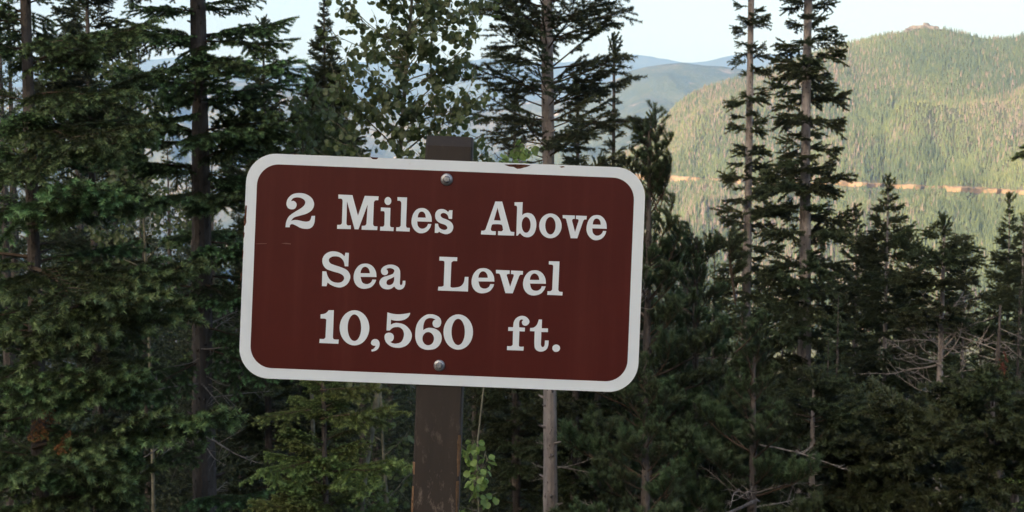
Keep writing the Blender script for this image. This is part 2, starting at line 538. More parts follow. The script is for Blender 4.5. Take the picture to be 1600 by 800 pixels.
# ------------------------------------------------------------------ haze
def box_mesh(name, lo, hi, mat):
    x0, y0, z0 = lo; x1, y1, z1 = hi
    V = [(x0, y0, z0), (x1, y0, z0), (x1, y1, z0), (x0, y1, z0), (x0, y0, z1), (x1, y0, z1), (x1, y1, z1), (x0, y1, z1)]
    q = np.array([[0, 3, 2, 1], [4, 5, 6, 7], [0, 1, 5, 4], [1, 2, 6, 5], [2, 3, 7, 6], [3, 0, 4, 7]])
    return mesh_np(name, V, [q], [mat])
hm = bpy.data.materials.new('pale_haze')
hm.use_nodes = True
hn = hm.node_tree
hn.nodes.remove(hn.nodes["Principled BSDF"])
pv = hn.nodes.new("ShaderNodeVolumePrincipled")
pv.inputs['Color'].default_value = (0.24, 0.49, 1.0, 1)
pv.inputs['Absorption Color'].default_value = (1, 1, 1, 1)
pv.inputs['Density'].default_value = 0.00010
hn.links.new(pv.outputs[0], hn.nodes["Material Output"].inputs['Volume'])
zmin = min(min(v.co.z for v in o.data.vertices) for o in COL.objects if o.type == 'MESH' and o.get('kind') == 'structure')
zmax = max(max(v.co.z for v in o.data.vertices) for o in COL.objects if o.type == 'MESH' and o.get('kind') == 'structure')
tag(link(bpy.data.objects.new('haze', box_mesh('haze', (-12500, -1000, zmin - 1.0), (12500, 11500, zmax + 30), hm))), kind='stuff')

# ------------------------------------------------------------------ the sign
TH = R(2.25)
SX = RGT * math.cos(TH) - UPV * math.sin(TH)
SZ = UPV * math.cos(TH) + RGT * math.sin(TH)
SO = P(691, 426.3, SIGN_D)
SPX = SIGN_D / F                # metres per photo pixel on the sign's face
LZ = (SO[2] + 0.02) / SZ[2]     # along the post from the ground to the sign's centre
root_pos = SO - SZ * LZ
root_pos[2] = float(ground_z(root_pos[0], root_pos[1])) if False else root_pos[2]
sign = bpy.data.objects.new('road_sign', None)
link(sign)
sign.matrix_world = Matrix(((SX[0], FWD[0], SZ[0], root_pos[0]), (SX[1], FWD[1], SZ[1], root_pos[1]), (SX[2], FWD[2], SZ[2], root_pos[2]), (0, 0, 0, 1)))
tag(sign, 'brown white-bordered elevation sign with slab lettering on a dark wooden post', 'sign')

def loc(px, py):
    """photo pixel on the sign's face -> sign coordinates (x, z)"""
    dx, dy = px - 691, py - 426.3
    return ((dx * math.cos(TH) + dy * math.sin(TH)) * SPX, LZ - (-dx * math.sin(TH) + dy * math.cos(TH)) * SPX)

def smooth_contour(pts, n=6):
    out = []
    k = len(pts)
    Q = [np.array(p[:2], float) for p in pts]
    cor = [len(p) > 2 for p in pts]
    for i in range(k):
        a, b_ = Q[i], Q[(i + 1) % k]
        ca, cb = cor[i], cor[(i + 1) % k]
        if ca and cb:
            out.append(a); continue
        ch = b_ - a
        L = np.linalg.norm(ch)
        def tang(j):
            t = Q[(j + 1) % k] - Q[j - 1]
            return t / max(1e-6, np.linalg.norm(t)) * L
        ta = ch if ca else tang(i)
        tb = ch if cb else tang((i + 1) % k)
        for s in range(n):
            t = s / n
            out.append((2 * t**3 - 3 * t**2 + 1) * a + (t**3 - 2 * t**2 + t) * ta + (-2 * t**3 + 3 * t**2) * b_ + (t**3 - t**2) * tb)
    return out

def ell(cx, cy, rx, ry, p=2.0, n=40):
    o = []
    for i in range(n):
        t = 2 * math.pi * i / n
        c, s = math.cos(t), math.sin(t)
        o.append((cx + rx * math.copysign(abs(c) ** (2 / p), c), cy + ry * math.copysign(abs(s) ** (2 / p), s)))
    return [np.array(q) for q in o]

def flat_shape(name, contours, y, thick, mat, parent, bevel=0.0):
    """an even-odd filled outline in the sign plane with a small real thickness"""
    cu = bpy.data.curves.new(name, 'CURVE')
    cu.dimensions = '2D'
    cu.fill_mode = 'BOTH'
    cu.extrude = thick / 2
    for c in contours:
        sp = cu.splines.new('POLY')
        sp.points.add(len(c) - 1)
        for pt, (x, z) in zip(sp.points, c):
            pt.co = (x, z, 0, 1)
        sp.use_cyclic_u = True
    tmp = bpy.data.objects.new(name, cu)
    COL.objects.link(tmp)
    dg = bpy.context.evaluated_depsgraph_get()
    me = bpy.data.meshes.new_from_object(tmp.evaluated_get(dg))
    bpy.data.objects.remove(tmp)
    bpy.data.curves.remove(cu)
    co = np.empty(len(me.vertices) * 3, np.float32)
    me.vertices.foreach_get("co", co)
    co = co.reshape(-1, 3)
    new = np.stack([co[:, 0], y - co[:, 2], co[:, 1]], -1)
    me.vertices.foreach_set("co", new.astype(np.float32).ravel())
    me.materials.clear(); me.materials.append(mat)
    me.name = name
    me.update()
    return link(bpy.data.objects.new(name, me), parent)

def rrect(cx, cz, w, h, r, n=12):
    o = []
    for (sx, sz, a0) in ((1, 1, 0), (-1, 1, 90), (-1, -1, 180), (1, -1, 270)):
        for i in range(n + 1):
            a = R(a0 + 90 * i / n)
            o.append((cx + sx * (w / 2 - r) + r * math.cos(a), cz + sz * (h / 2 - r) + r * math.sin(a)))
    return o

# sign materials
m, nt, b = nmat('white_sheeting')
n1 = noise(nt, 6, 6); n2 = noise(nt, 160, 2, stretch=(1, 1, 0.15))
c = ramp(nt, n1, [(0.25, (0.61, 0.71, 0.765)), (0.6, (0.68, 0.785, 0.84))])
n5 = noise(nt, 45, 8, rough=0.75)
c = mix(nt, mathn(nt, 'MULTIPLY', mathn(nt, 'SUBTRACT', n5, 0.6, True), 2.5, True), c, (0.36, 0.35, 0.32))
c = mix(nt, mathn(nt, 'MULTIPLY', n2, 0.12), c, (0.55, 0.58, 0.58))
nt.links.new(c, b.inputs['Base Color']); b.inputs['Roughness'].default_value = 0.45
M['white'] = m
m, nt, b = nmat('brown_sheeting')
n1 = noise(nt, 5, 6, rough=0.65); n2 = noise(nt, 120, 3, stretch=(1, 1, 0.35)); n3 = noise(nt, 30, 8, rough=0.75)
c = ramp(nt, n1, [(0.3, (0.058, 0.0075, 0.0052)), (0.7, (0.075, 0.0105, 0.0075))])
c = mix(nt, mathn(nt, 'MULTIPLY', n2, 0.4), c, (0.045, 0.0075, 0.0052))
c = mix(nt, mathn(nt, 'MULTIPLY', mathn(nt, 'SUBTRACT', n3, 0.66, True), 1.5, True), c, (0.16, 0.085, 0.065))
n4 = noise(nt, 26, 4, stretch=(1, 1, 0.05))
c = mix(nt, mathn(nt, 'MULTIPLY', mathn(nt, 'SUBTRACT', n4, 0.5, True), 1.2, True), c, (0.105, 0.026, 0.019))
nt.links.new(c, b.inputs['Base Color'])
nt.links.new(mathn(nt, 'ADD', mathn(nt, 'MULTIPLY', n3, 0.3), 0.32), b.inputs['Roughness'])
b.inputs['Specular IOR Level'].default_value = 0.22
bump(nt, b, n2, 0.05, 0.001)
M['brown'] = m
M['scuff'] = plain('pale_scuff', (0.15, 0.085, 0.07), 0.7)
M['rust'] = bark_mat('rusty_chip', (0.05, 0.02, 0.014), (0.13, 0.055, 0.035), (0.24, 0.15, 0.11), 60, (1, 1, 1))
m, nt, b = nmat('weathered_brown_post_paint')
n1 = noise(nt, 9, 8, stretch=(1, 1, 0.12), rough=0.7)
n2 = noise(nt, 55, 6, stretch=(1, 1, 0.45), rough=0.7)
c = ramp(nt, n1, [(0.3, (0.014, 0.0108, 0.0080)), (0.65, (0.029, 0.0222, 0.0165))])
spots = mathn(nt, 'MULTIPLY', mathn(nt, 'SUBTRACT', n2, 0.545), 9.0, True)
tc = nt.nodes.new("ShaderNodeTexCoord"); sx = nt.nodes.new("ShaderNodeSeparateXYZ")
nt.links.new(tc.outputs['Object'], sx.inputs[0])
low = mathn(nt, 'MULTIPLY', mathn(nt, 'SUBTRACT', LZ - 0.30, sx.outputs['Z']), 5.0, True)
c = mix(nt, mathn(nt, 'MULTIPLY', spots, mathn(nt, 'ADD', mathn(nt, 'MULTIPLY', low, 0.55), 0.05)), c, (0.19, 0.155, 0.125))
# bare orange wood along the arrises
ed = mathn(nt, 'SUBTRACT', mathn(nt, 'ABSOLUTE', mathn(nt, 'ADD', sx.outputs['X'], 0.0)), 0.0)
nt.links.new(c, b.inputs['Base Color']); b.inputs['Roughness'].default_value = 0.75
bump(nt, b, mathn(nt, 'ADD', n1, mathn(nt, 'MULTIPLY', n2, 0.4)), 0.55, 0.004)
M['post'] = m
M['bare_wood'] = bark_mat('bare_orange_wood', (0.05, 0.034, 0.022), (0.17, 0.105, 0.06), (0.26, 0.17, 0.105), 30, (1, 1, 0.15))
m, nt, b = nmat('galvanised_steel')
n1 = noise(nt, 120, 4)
nt.links.new(ramp(nt, n1, [(0.3, (0.22, 0.235, 0.25)), (0.7, (0.42, 0.44, 0.46))]), b.inputs['Base Color'])
b.inputs['Metallic'].default_value = 0.85; b.inputs['Roughness'].default_value = 0.42
M['steel'] = m

SW, SH = 624 * SPX, 351.5 * SPX
panel = flat_shape('panel', [rrect(0, LZ, SW, SH, 47 * SPX)], 0.0015, 0.003, M['white'], sign)
face = flat_shape('face', [rrect(0, LZ, SW - 34.5 * SPX, SH - 33 * SPX, 34 * SPX)], -0.0002, 0.0004, M['brown'], panel)

K = 1244 / 140.0
C = 1
E1 = [[(886,503,C),(880,430),(850,365),(800,322),(740,312),(680,330),(630,390),(605,480),(610,550),(645,615),(700,655),(760,660),(820,635),(862,585),(880,535,C),(835,532,C),(815,570),(770,597),(725,592),(692,555),(684,497,C)],
      [(690,443,C),(803,446,C),(795,400),(775,370),(745,360),(715,372),(697,405)]]
E2 = [[(829,470,C),(822,400),(785,330),(730,292),(670,283),(600,300),(540,365),(513,450),(520,530),(560,595),(620,628),(690,630),(760,605),(808,550),(826,507,C),(772,505,C),(755,540),(715,565),(670,565),(630,540),(607,467,C)],
      [(606,416,C),(738,418,C),(730,375),(705,340),(672,327),(640,338),(615,375)]]
def shift(g, dx, dy):
    return [[(p[0] + dx, p[1] + dy) + tuple(p[2:]) for p in c] for c in g]
GL = [
 (435, 290, [[(98,578,C),(112,495),(150,425),(230,365),(320,310),(365,265),(373,225),(350,190),(300,168),(245,165),(200,180),(175,218,C),(215,213),(250,245),(252,280),(230,318),(185,330),(140,315),(115,275),(115,230),(140,170),(200,120),(290,103),(380,118),(460,170),(495,240),(490,295),(460,345),(390,390),(290,420),(215,445),(175,490,C),(220,478),(270,480),(340,495),(400,500),(440,482),(462,422,C),(509,420,C),(503,500),(480,560),(435,595),(375,600),(310,588),(240,552),(195,535),(165,545),(157,578,C)]]),
 (435, 290, [[(833,124,C),(1028,133,C),(1105,418,C),(1200,142,C),(1392,150,C),(1387,203,C),(1345,206),(1326,228,C),(1314,535,C),(1327,560),(1375,568,C),(1372,618,C),(1155,612,C),(1158,558,C),(1202,555),(1222,535,C),(1240,262,C),(1112,607,C),(1058,605,C),(953,215,C),(945,530,C),(960,552),(1007,552,C),(1005,604,C),(815,600,C),(818,545,C),(862,543),(882,525,C),(893,210,C),(878,184),(833,180,C)]]),
 (575, 290, [[(180,303,C),(312,310,C),(305,550,C),(318,575),(357,580,C),(354,632,C),(168,625,C),(170,570,C),(212,568),(228,545,C),(232,380,C),(222,357),(178,354,C)], ('ell',277,214,47,55)]),
 (575, 290, [[(410,160,C),(543,165,C),(528,560,C),(540,582),(581,588,C),(578,639,C),(390,631,C),(394,578,C),(435,576),(454,555,C),(463,240,C),(450,215),(409,208,C)]]),
 (575, 290, E1),
 (575, 290, [[(1173,343,C),(1167,463,C),(1122,460,C),(1105,410),(1060,380),(1020,388),(1008,415),(1030,445),(1090,470),(1150,505),(1182,555),(1178,610),(1145,655),(1085,675),(1030,662),(985,640,C),(972,657,C),(927,655,C),(932,528,C),(972,530,C),(985,575),(1020,605),(1065,615),(1098,600),(1100,575),(1070,545),(1000,520),(950,480),(933,430),(940,375),(975,335),(1030,325),(1080,340),(1113,368,C),(1130,343,C)]]),
 (745, 300, [[(258,131,C),(352,133,C),(460,530,C),(475,550),(522,556,C),(519,606,C),(293,600,C),(297,542,C),(345,545),(365,525,C),(355,470,C),(340,452),(225,448),(208,460,C),(193,515,C),(207,540),(264,545,C),(262,597,C),(58,588,C),(63,537,C),(100,535),(122,518,C)], [(288,218,C),(333,397,C),(238,392,C)]]),
 (745, 300, [[(524,142,C),(638,142,C),(630,322,C),(660,300),(710,290),(770,310),(812,370),(827,450),(815,530),(780,595),(720,627),(660,620),(622,595),(600,570,C),(566,606,C),(548,606,C),(560,215,C),(550,192),(524,188,C)], ('ell',685,456,62,110)]),
 (745, 300, [('ell',1022,470,156,172), ('ell',1022,468,72,122)]),
 (820, 300, [[(525,320,C),(694,326,C),(693,372,C),(668,375),(655,395,C),(697,557,C),(747,400,C),(742,382),(709,374,C),(710,327,C),(861,333,C),(857,382,C),(828,383),(812,400,C),(728,643,C),(637,641,C),(578,395,C),(565,370),(527,364,C)]]),
 (820, 300, shift(E1, 252, 8)),
 (495, 380, [[(398,132,C),(446,135,C),(438,322,C),(390,320,C),(370,245),(320,195),(255,182),(195,195),(167,230),(185,275),(250,305),(340,335),(420,375),(462,440),(460,500),(420,570),(340,612),(260,605),(190,575),(150,545,C),(135,597,C),(72,595,C),(78,390,C),(132,392,C),(155,465),(205,525),(275,548),(340,540),(378,500),(370,455),(320,420),(220,390),(125,350),(80,275),(85,200),(135,140),(210,113),(290,122),(350,150),(385,183,C)]]),
 (495, 380, E2),
 (495, 380, [[(965,358,C),(985,385),(985,420),(955,443),(915,435),(893,400),(900,355),(945,315),(1010,297),(1080,305),(1135,340),(1157,395),(1153,560,C),(1165,582),(1185,570),(1193,520,C),(1230,522,C),(1226,575),(1200,625),(1150,645),(1105,632),(1075,600,C),(1030,632),(970,640),(910,620),(873,570),(875,520),(915,475),(990,450),(1055,425),(1076,390),(1070,365),(1030,347),(990,348)], [(1075,465,C),(1030,490),(985,510),(967,545),(980,575),(1020,580),(1055,560),(1073,520)]]),
 (680, 390, [[(60,98,C),(307,107,C),(304,160,C),(250,160),(225,180,C),(212,515,C),(230,527),(290,525),(350,510),(395,460),(412,378,C),(462,380,C),(455,582,C),(38,567,C),(44,515,C),(95,513),(118,500,C),(130,180,C),(120,158),(57,152,C)]]),
 (680, 390, shift(E2, -7, -26)),
 (680, 390, [[(843,281,C),(1034,290,C),(1032,338,C),(1003,340),(992,355,C),(1040,515,C),(1092,360,C),(1085,343),(1051,339,C),(1054,290,C),(1219,298,C),(1216,348,C),(1180,350),(1165,370,C),(1076,607,C),(975,604,C),(903,355,C),(890,335),(845,330,C)]]),
 (780, 390, shift(E2, -181, 4)),
 (780, 390, [[(690,160,C),(837,165,C),(820,560,C),(835,582),(880,588,C),(877,637,C),(667,628,C),(671,577,C),(715,575),(735,555,C),(750,235,C),(740,212),(689,206,C)]]),
 (490, 470, [[(210,130,C),(282,131,C),(268,510,C),(282,533),(349,538,C),(345,597,C),(80,585,C),(86,528,C),(145,528),(165,508,C),(178,260,C),(160,248),(96,245,C),(98,188,C),(150,180),(185,160)]]),
 (490, 470, [('ell',568,375,206,244), ('ell',567,373,94,185)]),
 (490, 470, [[(797,580),(815,545),(855,530),(895,545),(917,590),(905,650),(865,690),(808,705,C),(800,682,C),(840,660),(862,625,C),(825,620),(800,600)]]),
 (490, 470, [[(1025,160,C),(1100,180),(1180,187),(1266,180),(1341,166,C),(1335,195),(1300,238),(1246,266),(1186,276),(1126,274),(1075,262,C),(1072,330,C),(1120,310),(1166,307),(1256,329),(1326,389),(1363,464),(1351,544),(1296,614),(1216,649),(1156,651),(1080,635),(1010,580),(985,510),(1000,460),(1050,442),(1095,458),(1115,500),(1100,550),(1065,572,C),(1100,590),(1146,594),(1216,569),(1254,484),(1241,409),(1196,369),(1151,364),(1100,375),(1055,412,C),(1012,412,C)]]),
 (610, 475, [[(628,215,C),(600,230),(585,265),(600,310),(640,328),(685,310),(706,260),(695,205),(650,165),(580,143),(500,150),(420,205),(365,290),(345,410),(355,510),(400,590),(470,628),(550,635),(630,615),(690,555),(713,470),(690,395),(635,350),(570,332),(510,335),(455,362,C),(460,290),(485,225),(530,197),(580,197)], ('ell',525,481,80,92)]),
 (610, 475, [('ell',942,389,205,245), ('ell',941,388,93,183)]),
 (780, 480, [[(110,540,C),(165,540),(188,520,C),(192,330,C),(124,328,C),(127,275,C),(193,278,C),(205,200),(245,145),(310,120),(375,135),(417,185),(412,225),(375,255),(330,245),(315,205),(335,175,C),(300,172),(278,205),(278,280,C),(357,285,C),(355,337,C),(280,334,C),(272,530,C),(285,547),(340,548,C),(337,602,C),(108,595,C)]]),
 (780, 480, [[(550,170,C),(595,172,C),(590,293,C),(677,295,C),(676,345,C),(585,344,C),(579,520,C),(595,552),(625,540),(635,462,C),(686,462,C),(682,525),(655,585),(595,615),(530,605),(492,555),(492,335,C),(427,332,C),(430,288,C),(480,282),(525,240)]]),
 (780, 480, [('ell',791,569,54,51)]),
]
for (ox, oy, cons) in GL:
    cl = []
    for c in cons:
        pts = ell(*c[1:]) if c[0] == 'ell' else smooth_contour(c)
        cl.append([loc(ox + p[0] / K, oy + p[1] / K) for p in pts])
    flat_shape('letter', cl, -0.0006, 0.0003, M['white'], panel)

# chips in the paint along the edges
def chip(pts):
    flat_shape('paint_chip', [[loc(*p) for p in pts]], -0.0003, 0.0002, M['rust'], panel)
chip([(788,257.2),(796,260.2),(803,261),(808,263.8),(813,263.5),(818,262),(824,260.5),(829,258.2),(820,257.2),(805,256.6)])
chip([(874,260.5),(877,262),(880,261.6),(883,260.9),(880,259.6)])
chip([(579,245.6),(582,248.6),(588,249),(591,247),(590,245.9)])
chip([(455,240.4),(460,241.6),(466,241.4),(468,240.4)])
chip([(383.4,321),(386,321),(385.4,331),(384.7,340),(385,347),(382.8,353),(380.7,352)])
chip([(380.2,362),(382.3,364),(381.6,370),(380.2,374)])
chip([(379,390),(380.5,392),(379.8,402),(378.3,407)])
chip([(376.5,425),(378,427),(377,436),(375.6,440)])
flat_shape('scuff', [[loc(*p) for p in [(396,381),(408,380.2),(417,380.2),(417,380.9),(405,381.3)]]], -0.00075, 0.0002, M['scuff'], panel)
flat_shape('scuff', [[loc(*p) for p in [(439,380.2),(447,379.4),(455,380.6),(454,381.8),(446,381.2)]]], -0.00075, 0.0002, M['scuff'], panel)
chip([(833,454.5),(836,456.5),(838,454),(836.5,452.5)])

# post, 4x4 timber with a chamfered top, its front just behind the panel
pl = loc(664.5, 240)[0]; pr = loc(737, 240)[0]
pz1 = loc(700, 211)[1]; pzc = loc(700, 228)[1]
y0, y1 = 0.0045, 0.0045 + (pr - pl)
def post_mesh():
    rows = []
    c = 0.0035
    zs = [-0.55] + list(np.linspace(0.0, pzc, 26))
    def ring(z, yf):
        return [(pl + c, yf, z), (pr - c, yf, z), (pr, yf + c, z), (pr, y1 - c, z), (pr - c, y1, z), (pl + c, y1, z), (pl, y1 - c, z), (pl, yf + c, z)]
    V = []
    for z in zs:
        V += [tuple(np.array(p) + np.array([RNG.uniform(-.0009, .0009), RNG.uniform(-.0006, .0006), 0])) for p in ring(z, y0)]
    V += ring(pz1 - 0.002, y0 + 0.020)
    V += [(p[0], p[1], pz1) for p in ring(pz1, y0 + 0.0225)]
    nr = len(V) // 8
    q = []
    for r in range(nr - 1):
        for s in range(8):
            q.append((r * 8 + s, r * 8 + (s + 1) % 8, (r + 1) * 8 + (s + 1) % 8, (r + 1) * 8 + s))
    caps = [tuple(range((nr - 1) * 8, nr * 8)), tuple(reversed(range(8)))]
    return mesh_np('post', V, [np.array(q), np.array(caps)], [M['post']])
post = link(bpy.data.objects.new('post', post_mesh()), sign)
def wear(side, z0, z1, wmax, seed):
    """a worn strip where the paint has gone from an arris, bare wood showing"""
    n = 90
    zs = np.linspace(z0, z1, n)
    w = 0.0003 + wmax * np.clip(0.5 + 3.2 * fbm(zs * 22, zs * 0, seed, 5), 0.0, 1.3)
    w[0] = w[-1] = 0.0004
    xe = pr if side > 0 else pl
    V = []
    for z, ww in zip(zs, w):
        V += [(xe - side * (0.0035 + ww), y0 - 0.0011, z), (xe - side * 0.0027, y0 - 0.0008, z), (xe + side * 0.0012, y0 + 0.0032, z), (xe + side * 0.0012, y0 + 0.0035 + ww, z)]
    q = []
    for k in range(n - 1):
        for s in range(3):
            a = k * 4 + s
            q.append((a, a + 1, a + 5, a + 4) if side > 0 else (a, a + 4, a + 5, a + 1))
    o = link(bpy.data.objects.new('worn_edge', mesh_np('worn_edge', V, [np.array(q)], [M['bare_wood']])), post)
    return o
wear(1, loc(718, 745)[1], loc(718, 680)[1], 0.0035, 3)
wear(1, loc(718, 830)[1], loc(718, 752)[1], 0.0022, 5)
wear(-1, loc(648, 830)[1], loc(648, 760)[1], 0.0016, 8)
wear(-1, loc(648, 742)[1], loc(648, 722)[1], 0.0010, 9)

def bolt(px, py, r):
    x, z = loc(px, py)
    prof = [(0, -0.0105), (0.42 * r, -0.0104), (0.50 * r, -0.0098), (0.58 * r, -0.0060), (0.60 * r, -0.0036), (0.98 * r, -0.0034), (r, -0.0028), (r, -0.0003)]
    def lathe(prof, sides, n):
        V, q = [], []
        for k, (rr, y) in enumerate(prof):
            for s in range(n):
                a = 2 * math.pi * s / n + 0.3
                V.append((x + rr * math.cos(a), y, z + rr * math.sin(a)))
        for k in range(len(prof) - 1):
            for s in range(n):
                q.append((k * n + s, k * n + (s + 1) % n, (k + 1) * n + (s + 1) % n, (k + 1) * n + s))
        return V, q
    V, q = lathe([(0.0005, -0.0104), (0.44 * r, -0.0104), (0.52 * r, -0.0096), (0.54 * r, -0.0036)], 6, 6)
    o = link(bpy.data.objects.new('bolt', mesh_np('bolt', V, [np.array(q)], [M['steel']])), sign)
    V, q = lathe([(0.56 * r, -0.0052), (0.78 * r, -0.0045), (0.95 * r, -0.0032), (r, -0.0018), (r, -0.0003)], 24, 24)
    link(bpy.data.objects.new('washer', mesh_np('washer', V, [np.array(q)], [M['steel']], smooth=True)), o)
    V, q = lathe([(0.0004, -0.0112), (0.20 * r, -0.0112), (0.24 * r, -0.0100)], 10, 10)
    link(bpy.data.objects.new('bolt_tip', mesh_np('bolt_tip', V, [np.array(q)], [M['steel']])), o)
bolt(698, 280.5, 9.6 * SPX)
bolt(686.5, 571, 9.0 * SPX)

# ------------------------------------------------------------------ tree geometry
class TG:
    """collects tubes and needles into one mesh with the attributes tip and rnd"""
    def __init__(s):
        s.V = []; s.T = []; s.Q = []; s.tip = []; s.rnd = []; s.n = 0
    def tube(s, pts, radii, sides=4, close=True):
        pts = np.asarray(pts, float); k = len(pts)
        ring = []
        for i in range(k):
            t = pts[min(i + 1, k - 1)] - pts[max(i - 1, 0)]
            t /= np.linalg.norm(t) + 1e-9
            a = np.cross(t, [0, 0, 1.0]) if abs(t[2]) < 0.9 else np.cross(t, [1.0, 0, 0])
            a /= np.linalg.norm(a) + 1e-9
            b_ = np.cross(t, a)
            for q in range(sides):
                th = 2 * math.pi * q / sides
                ring.append(pts[i] + radii[i] * (math.cos(th) * a + math.sin(th) * b_))
        s.V.append(np.array(ring))
        i = np.arange(k * sides).reshape(k, sides) + s.n
        j = np.roll(i, -1, 1)
        s.Q.append(np.stack([i[:-1], j[:-1], j[1:], i[1:]], -1).reshape(-1, 4))
        s.tip.append(np.zeros(k * sides)); s.rnd.append(np.full(k * sides, 0.5))
        s.n += k * sides
    def needles(s, pts, dens, nl, nw, fwd=0.7, flat=0.5, t0=0.0, tipl=0.05, newness=1.0):
        pts = np.asarray(pts, float)
        seg = np.linalg.norm(np.diff(pts, axis=0), axis=1)
        cum = np.concatenate([[0], np.cumsum(seg)]); L = cum[-1]
        n = max(3, int(dens * L * (1 - t0)))
        u = RNG.uniform(t0 * L, L, n)
        P0 = np.stack([np.interp(u, cum, pts[:, c]) for c in range(3)], -1)
        idx = np.clip(np.searchsorted(cum, u) - 1, 0, len(seg) - 1)
        D = np.diff(pts, axis=0)[idx] / seg[idx][:, None]
        rad = RNG.normal(0, 1, (n, 3)); rad[:, 2] = rad[:, 2] * (1 - flat * 0.4) + flat * 0.35
        rad -= (rad * D).sum(1)[:, None] * D
        rad /= np.linalg.norm(rad, axis=1)[:, None] + 1e-9
        dirv = D * fwd + rad
        dirv /= np.linalg.norm(dirv, axis=1)[:, None]
        side = np.cross(dirv, RNG.normal(0, 1, (n, 3)))
        side /= np.linalg.norm(side, axis=1)[:, None] + 1e-9
        l = nl * RNG.uniform(0.75, 1.15, n)[:, None]
        # a few needles close the shoot's end
        A = P0 + side * nw / 2; B = P0 - side * nw / 2; Cc = P0 + dirv * l
        V = np.stack([A, B, Cc], 1).reshape(-1, 3)
        s.V.append(V)
        s.T.append(np.arange(3 * n).reshape(n, 3) + s.n)
        tp = np.clip(1 - (L - u) / tipl, 0, 1) * newness
        s.tip.append(np.repeat(tp, 3)); s.rnd.append(np.repeat(RNG.random(n), 3))
        s.n += 3 * n
    def mesh(s, name, m_needle, m_bark):
        polys = []; idx = []
        if s.T:
            T = np.concatenate(s.T); polys.append(T); idx.append(np.zeros(len(T), int))
        if s.Q:
            Q = np.concatenate(s.Q); polys.append(Q); idx.append(np.ones(len(Q), int))
        return mesh_np(name, np.concatenate(s.V), polys, [m_needle, m_bark], np.concatenate(idx), {'tip': np.concatenate(s.tip), 'rnd': np.concatenate(s.rnd)})

def curve(p0, d0, L, n, bend, wob=0.0):
    """a polyline from p0 along d0, its direction pulled by bend (a vector) along the way"""
    pts = [np.array(p0, float)]
    d = np.array(d0, float); d /= np.linalg.norm(d)
    for i in range(n):
        d = d + np.array(bend(i / n) if callable(bend) else bend) / n + RNG.normal(0, wob, 3)
        d /= np.linalg.norm(d)
        pts.append(pts[-1] + d * L / n)
    return np.array(pts)

def at(pts, t):
    k = len(pts) - 1
    f = min(max(t, 0), 0.9999) * k
    i = int(f)
    return pts[i] + (pts[i + 1] - pts[i]) * (f - i), (pts[i + 1] - pts[i]) / (np.linalg.norm(pts[i + 1] - pts[i]) + 1e-9)

def spruce_bough(name, L, mats, dens=1500, nl=0.025, nw=0.0044, bare=0.10, width=0.46, sub=True, droop=-0.3, rise=0.55, step=0.085, lod=1.0, newness=1.0, hang=0.3, vert=0.0):
    g = TG()
    st = curve((0, 0, 0), (1, 0, 0.12), L, 10, lambda t: (0, RNG.normal(0, 0.12), droop if t < 0.55 else rise), 0.012)
    g.tube(st, np.linspace(0.0095 * L + 0.002, 0.0018, 11), 4)
    g.needles(st, dens, nl, nw, t0=max(bare, 0.25), newness=newness)
    t = bare
    sgn = 1
    while t < 0.97:
        p, d = at(st, t)
        prof = math.sin(math.pi * min(1, (t - bare) / (1 - bare) * 0.86 + 0.16)) ** 0.8
        sl = max(0.05, width * L * prof * RNG.uniform(0.65, 1.15) * (1.0 if t < 0.8 else 0.9))
        a = R(RNG.uniform(42, 66)) * sgn
        sd_ = np.array([math.cos(a), math.sin(a), RNG.uniform(-0.22 - vert, 0.18 + vert)])
        sd_ = np.array([d[0] * sd_[0] - d[1] * sd_[1], d[1] * sd_[0] + d[0] * sd_[1], d[2] * 0.6 + sd_[2]])
        tw = curve(p, sd_, sl, 5, (0.35, -0.1 * sgn, RNG.uniform(-hang, 0.0)), 0.03)
        g.tube(tw, np.linspace(0.0032, 0.0012, 6), 3)
        g.needles(tw, dens, nl, nw, t0=0.12, newness=newness)
        if sub and sl > 0.12:
            q = 0.22
            s2 = 1
            while q < 0.92:
                p2, d2 = at(tw, q)
                l2 = sl * 0.42 * (1 - q * 0.55) * RNG.uniform(0.6, 1.2)
                a2 = R(RNG.uniform(38, 60)) * s2
                e = np.array([d2[0] * math.cos(a2) - d2[1] * math.sin(a2), d2[1] * math.cos(a2) + d2[0] * math.sin(a2), d2[2] + RNG.uniform(-hang * 1.2, 0.05 + vert * 1.3)])
                tw2 = curve(p2, e, max(0.035, l2), 3, (0.15, 0, -0.08), 0.03)
                g.tube(tw2, np.linspace(0.0018, 0.0008, 4), 3)
                g.needles(tw2, dens, nl, nw, newness=newness)
                q += RNG.uniform(0.05, 0.075) / sl * lod
                s2 = -s2
        t += step / L * 0.5 * RNG.uniform(0.7, 1.3) * lod
        sgn = -sgn
    # the shoot at the end
    return g.mesh(name, *mats)

